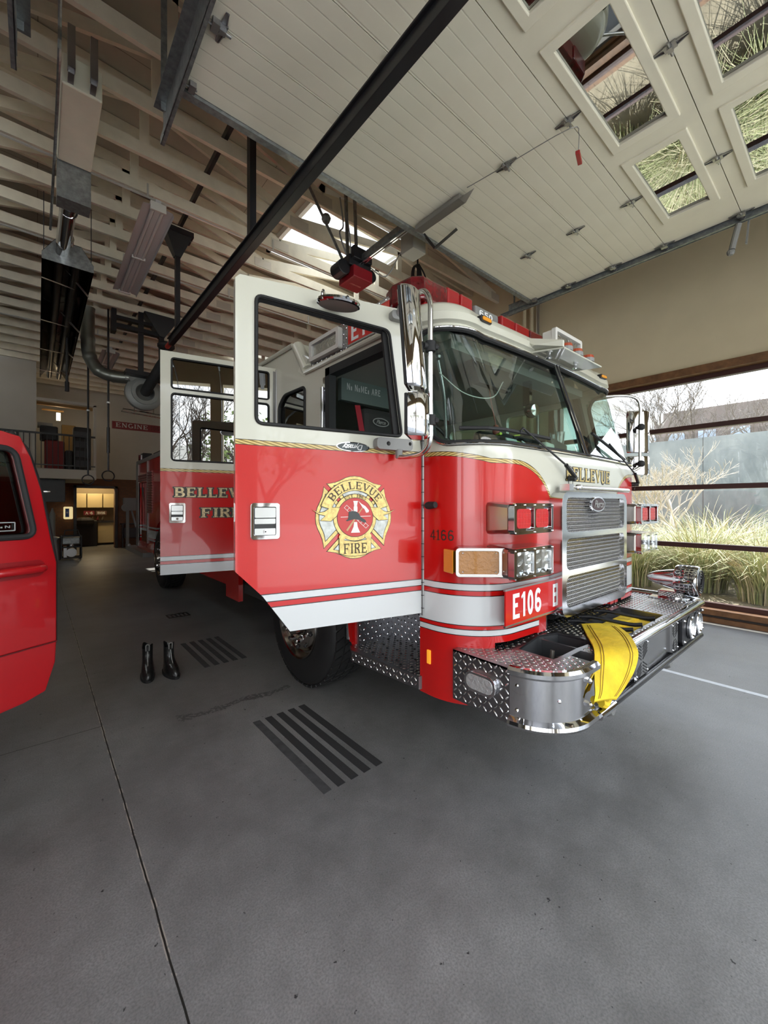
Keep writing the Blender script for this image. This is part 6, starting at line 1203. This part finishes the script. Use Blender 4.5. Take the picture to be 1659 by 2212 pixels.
for x0, w, tx, lab, srf in ((1.30, .33, 'A-6', 'dark red unit plate reading A-6 in the far storeroom', True), (1.67, .34, 'RM106', 'brown unit plate reading RM106 in the far storeroom', False)):
    mb = MB(); mb.box((x0, 18.66, 1.14), (x0 + w, 18.68, 1.30)); p = mb.build('unit_sign', M('sign_' + ('red' if srf else 'brown'), (.15, .015, .015) if srf else (.10, .05, .03), .5), tag=(lab, 'sign')); mb = MB(); text(mb, tx, fr((x0, 18.655, 1.14), (1, 0, 0)), .10, w * .72, w * .14, .03, .002, serif=srf); mb.build('sign_lettering', M('dim_white_letters', (.6, .58, .5), .5), p)
# gear below the loft
mb = MB(); mb.box((.66, 17.0, 1.05), (.90, 17.26, 1.46)); aed = mb.build('lit_wall_cabinet', M('pale_yellow_cabinet', (.6, .5, .25), .5, emit=(1, .8, .4), es=.35), tag=('small lit yellow wall cabinet with a blue card left of the far doorway', 'wall cabinet'), bevel=.03)
mb = MB(); mb.box((.70, 16.985, 1.12), (.80, 17.0, 1.40)); mb.build('blue_card', M('blue_card', (.06, .14, .45), .5), aed); mb = MB()
for a in range(3): mb.beam((.75 + .035 * math.cos(a * PI / 3), 16.98, 1.27 + .035 * math.sin(a * PI / 3)), (.75 - .035 * math.cos(a * PI / 3), 16.98, 1.27 - .035 * math.sin(a * PI / 3)), .004, .012)
mb.build('white_star', white, aed)
T_ = thing('tool_cabinet', 'dark cabinet with a bright handle under the loft edge, left of the doorway', 'cabinet', (.1, 15.2, 1.7)); mb = MB(); mb.box((-.2, 15.0, 1.6), (.62, 15.5, 2.25)); mb.build('body', blackp, T_, bevel=.01); mb = MB(); mb.box((.05, 14.97, 1.88), (.28, 15.0, 1.91)); mb.build('handle', chrome, T_)
T_ = thing('portable_generator', 'portable silver generator standing in its black frame near the far doorway', 'generator', (.72, 14.4, 0))
mb = MB()
for x in (.50, .94):
    for y in (14.2, 14.6): mb.tube([(x, y, .04), (x, y, .62), (x, y, .66)], .018, 6)
for z in (.05, .35, .65):
    mb.tube([(.50, 14.2, z), (.94, 14.2, z), (.94, 14.6, z), (.50, 14.6, z), (.50, 14.2, z)], .018, 6)
mb.tube([(.55, 14.2, .65), (.58, 14.2, .82), (.86, 14.2, .82), (.90, 14.2, .65)], .016, 6); mb.build('frame', blackp, T_)
mb = MB(); mb.box((.52, 14.22, .42), (.92, 14.58, .62)); mb.build('tank', galv, T_, bevel=.03)
mb = MB(); mb.cyl((.72, 14.18, .20), (.72, 14.55, .20), .12, n=20); mb.sphere((.72, 14.2, .40), .06, 10); mb.box((.55, 14.25, .06), (.62, 14.5, .36)); mb.build('engine', M('silver_castings', (.45, .45, .45), .3, 1), T_, smooth=True)
mb = MB(); mb.cyl((.50, 14.62, .12), (.46, 14.62, .12), .12, n=20); mb.cyl((.94, 14.62, .12), (.98, 14.62, .12), .12, n=20); mb.build('wheel', rubber, T_)
mb = MB(); rings = []
for w, r_ in ((0, .20), (.05, .21), (.3, .19), (.55, .16), (.62, .20), (.66, .10)): rings.append([mb.v((.28 + r_ * math.cos(q) * (1 + .12 * math.sin(5 * q)), 14.3 + r_ * math.sin(q), w)) for q in [2 * PI * i / 20 for i in range(20)]])
mb.skin(rings); mb.build('plastic_sack', M('pale_grey_plastic', (.28, .29, .29), .35), tag=('pale grey plastic sack standing left of the generator', 'sack'), smooth=True)
for k, (x, lab) in enumerate(((.34, 'thin grey oxygen cylinder standing under the loft edge'), (.02, 'thin grey oxygen cylinder behind the sack'))):
    mb = MB(); mb.lathe((x, 15.6, 0), (0, 0, 1), [(.07, 0), (.07, 1.25), (.03, 1.36), (.02, 1.42), (.001, 1.43)], 14); mb.build('gas_cylinder', M('grey_cylinder', (.20, .21, .20), .5), tag=(lab, 'cylinder'), smooth=True)
mb = MB(); mb.box((2.25, 17.05, .82), (2.9, 17.25, .86)); mb.box((2.3, 17.1, 0), (2.34, 17.2, .82)); mb.box((2.8, 17.1, 0), (2.84, 17.2, .82)); mb.box((2.35, 17.0, .35), (2.8, 17.2, .7)); mb.build('low_bench', blackp, tag=('low black bench against the brick wall right of the doorway', 'bench'))
for k, (x, y, z1, zr, lab) in enumerate(((1.06, 9.6, 5.35, 2.08, 'black hanging strap with a ring, nearer the engine'), (.80, 10.4, 5.35, 2.03, 'black hanging strap with a ring in front of the loft'))):
    T_ = thing('hanging_strap', lab, 'strap', (x, y, 5.3)); mb = MB(); mb.tube([(x, y, z1), (x, y, zr + .75)], .018, 8); mb.tube([(x, y, zr + .95), (x, y, zr + .45)], .028, 8); mb.tube([(x, y, zr + .5), (x, y, zr + .10)], .016, 8); mb.build('strap', blackp, T_)
    mb = MB(); mb.cyl((x, y, zr + 1.42), (x, y, zr + 1.45), .03, n=10); mb.build('white_collar', white, T_)
    mb = MB(); mb.tube([(x + .10 * math.cos(a), y + .02 * math.sin(a), zr + .10 * math.sin(a)) for a in [2 * PI * i / 28 for i in range(29)]], .012, 6); mb.build('ring', blackp, T_)
mb = MB(); mb.tube([(1.30, 9.5, 3.42), (2.02, 9.5, 3.38), (2.02, 9.8, 3.38), (1.30, 9.8, 3.42), (1.30, 9.5, 3.42)], .012, 6); mb.tube([(1.5, 9.62, 3.40), (1.5, 9.62, 3.56)], .01, 6); mb.tube([(1.85, 9.62, 3.40), (1.85, 9.62, 3.56)], .01, 6); mb.build('hose_cradle', chrome, tag=('thin bright wire cradle hanging right below the exhaust fan', 'cradle'))
# ================================================================ outdoors
mb = MB(); mb.box((14, -14, -.2), (14.3, 40, 3.38)); struct('wall_garden', mb, MC['cwall'])
def branches(mb, p, d, L, r, depth, rng, spread=.55, tw=.0):
    n = 3; q = V(p); pts = [q.copy()]; dd = V(d)
    for i in range(n):
        dd = (dd + V((rng.uniform(-.16, .16), rng.uniform(-.16, .16), rng.uniform(-.08, .14)))).normalized(); q = q + dd * L / n; pts.append(q.copy())
    mb.tube(pts, [r * (1 - .12 * i) for i in range(n + 1)], 5 if r > .02 else 3, ends=False)
    if depth <= 0: return
    for k in range(rng.choice((2, 3)) if depth > 1 else 3):
        b = pts[-1] if k < 2 else pts[rng.choice((1, 2))]
        nd = (dd + V((rng.uniform(-1, 1), rng.uniform(-1, 1), rng.uniform(-.35, .6))) * spread).normalized(); branches(mb, b, nd, L * rng.uniform(.62, .86), max(r * .64, .006), depth - 1, rng, spread)
def bare(x, y, h, lab, seed, r=.06, depth=6, z=0, leanv=(0, 0, 1), mat=None, spread=.7, group=None):
    rng = random.Random(seed); mb = MB()
    for k in range(3): branches(mb, (x + rng.uniform(-.08, .08), y + rng.uniform(-.08, .08), z), V((rng.uniform(-.35, .35), rng.uniform(-.35, .35), 1)) + V(leanv) * .3, h * .24, r, depth, rng, spread)
    mb.build('bare_tree', mat or M('pale_bark', (.50, .45, .38), .8), tag=(lab, 'tree'))
bare(12.2, 3.3, 3.6, 'small bare multi-stemmed tree growing in front of the concrete garden wall', 4, .06, 6)
bare(18.3, 5.6, 8.2, 'larger bare tree behind the concrete wall, beside the white building', 11, .10, 7, mat=M('grey_bark', (.16, .14, .12), .8))
bare(19.5, 1.2, 7.0, 'bare tree behind the concrete wall at the right edge of the window', 21, .08, 6, mat=M('grey_bark', (.16, .14, .12), .8))
gm = [M('pale_green_grass', (.36, .38, .19), .7, vary=.3, vs=3), M('straw_grass', (.56, .50, .34), .75, vary=.2, vs=3), M('green_grass', (.22, .27, .10), .7, vary=.3, vs=3)]
def clump(seed, n=620, h=1.5):
    rng = random.Random(seed); mb = MB()
    for i in range(n):
        a = rng.uniform(0, 2 * PI); rr = rng.uniform(0, .30); lean_ = rng.uniform(.30, 1.30); hh = h * rng.uniform(.55, 1.1); w = rng.uniform(.0055, .0105)
        cx, cy = rr * math.cos(a), rr * math.sin(a); a2 = a + rng.uniform(-.7, .7); u = V((math.cos(a2), math.sin(a2), 0)); sd = V((-u.y, u.x, 0)); prev = None; mi = 0 if rng.random() < .5 else (1 if rng.random() < .62 else 2)
        if mi == 1: hh *= 1.12
        for k in range(7):
            t = k / 6; p = V((cx, cy, 0)) + u * (hh * lean_ * .78 * t ** 1.9) + V((0, 0, hh * (t - .42 * lean_ * t ** 3))); ww = w * (1 - t * .85)
            cur = [mb.v(p - sd * ww), mb.v(p + sd * ww)]
            if prev: mb.f([prev[0], prev[1], cur[1], cur[0]], mi)
            prev = cur
    return mb
c1_ = clump(1).build('ornamental_grass', gm, tag=('', 'ornamental grass', 'grass clumps outside the long window')); c2_ = clump(2, 560, 1.3).build('ornamental_grass', gm, tag=('', 'ornamental grass', 'grass clumps outside the long window'))
gp = [(8.7, 3.9), (8.7, 2.9), (9.0, 1.9), (8.6, 1.0), (9.7, 3.4), (9.9, 2.4), (10.2, 1.3), (9.2, .4), (8.7, -.3), (10.9, 3.0), (11.2, 2.0), (11.6, .9), (10.5, .2), (9.4, -1.0), (8.9, 4.9), (10.1, 4.6), (11.4, 4.4), (8.9, 6.0), (9.6, 6.2), (12.0, 1.7), (12.1, .1), (11.0, -1.0)]
glab = 'tall arching ornamental grass clump in the bed between window and concrete wall'
rg = random.Random(9)
for i, (x, y) in enumerate(gp):
    o = (c1_, c2_)[i] if i < 2 else dup((c1_, c2_)[i % 2], rz=rg.uniform(0, 6)); o.location = (x, y, 0); s_ = rg.uniform(.85, 1.12); o.scale = (s_ * 1.15, s_ * 1.15, s_); o['label'] = glab
mb = MB(); mb.box((40, 2, 0), (52, 24, 9.2)); b_ = mb.build('distant_building', M('brown_grey_facade', (.12, .10, .09), .9, vary=.3, vs=.4), tag=('long flat brown grey building far behind the concrete wall', 'building'))
for k in range(10):
    mb = MB(); y = 3.5 + 2.0 * k; mb.box((39.9, y, 5.2 + (k % 3) * .4), (40, y + 1.1, 7.4)); mb.build('building_window', M('pale_building_window', (.22, .27, .32), .3), b_)
mb = MB(); mb.box((24, 9.6, 0), (33, 17, 7.2)); mb.hexa([(23.5, 9.2, 7.2), (33.5, 9.2, 7.2), (33.5, 17.4, 7.2), (23.5, 17.4, 7.2), (23.5, 9.2, 7.4), (33.5, 9.2, 8.6), (33.5, 17.4, 8.6), (23.5, 17.4, 7.4)]); mb.box((22.6, 9.3, 4.0), (24, 10.8, 4.3)); mb.build('white_building', M('white_siding', (.62, .64, .66), .8), tag=('white building left of the bare trees beyond the concrete wall', 'building'))
# in front of the station, seen only as reflections and daylight
def leafy(x, y, h, seed, lab):
    rng = random.Random(seed); t = thing('street_tree', lab, 'tree', (x, y, 0)); mb = MB(); [branches(mb, (x, y, 0), (rng.uniform(-.2, .2), rng.uniform(-.2, .2), 1), h * .26, .16, 4, rng, .7) for _ in range(2)]; mb.build('trunk', M('dark_bark', (.06, .045, .035), .9), t)
    mb = MB()
    for i in range(1500):
        a, b, r = rng.uniform(0, 2 * PI), rng.uniform(-.6, 1), rng.uniform(.5, 1) * h * .42; c = V((x + r * math.cos(a) * math.cos(b), y + r * math.sin(a) * math.cos(b), h * .62 + r * math.sin(b) * .9)); d1 = V((rng.uniform(-1, 1), rng.uniform(-1, 1), rng.uniform(-1, 1))).normalized() * .11; d2 = d1.cross(V((rng.uniform(-1, 1), rng.uniform(-1, 1), 1))).normalized() * .08; mb.poly([c - d1, c - d2, c + d1, c + d2])
    mb.build('foliage', M('leaf_green', (.14, .20, .05), .6, vary=.4, vs=2), t)
leafy(-6.5, -13.5, 7.5, 31, 'leafy street tree in front of the station, to the left'); leafy(.5, -15.5, 7, 32, 'leafy street tree straight out from the middle bay'); leafy(9, -17, 8, 33, 'leafy street tree to the right of the driveway')
bare(-1.9, -10.5, 8, 'bare street tree between the leafy trees in front of the station', 7, .13, 8, mat=M('dark_bark', (.06, .045, .035), .9))
mb = MB(); mb.box((-25, -36, 0), (25, -30, 6.5)); mb.build('opposite_building', M('pale_stucco', (.50, .49, .46), .9, vary=.1, vs=.5), tag=('low pale building across the street from the station', 'building'))
for o in list(bpy.data.objects):
    if o.get('group') is None and 'group' in o: del o['group']
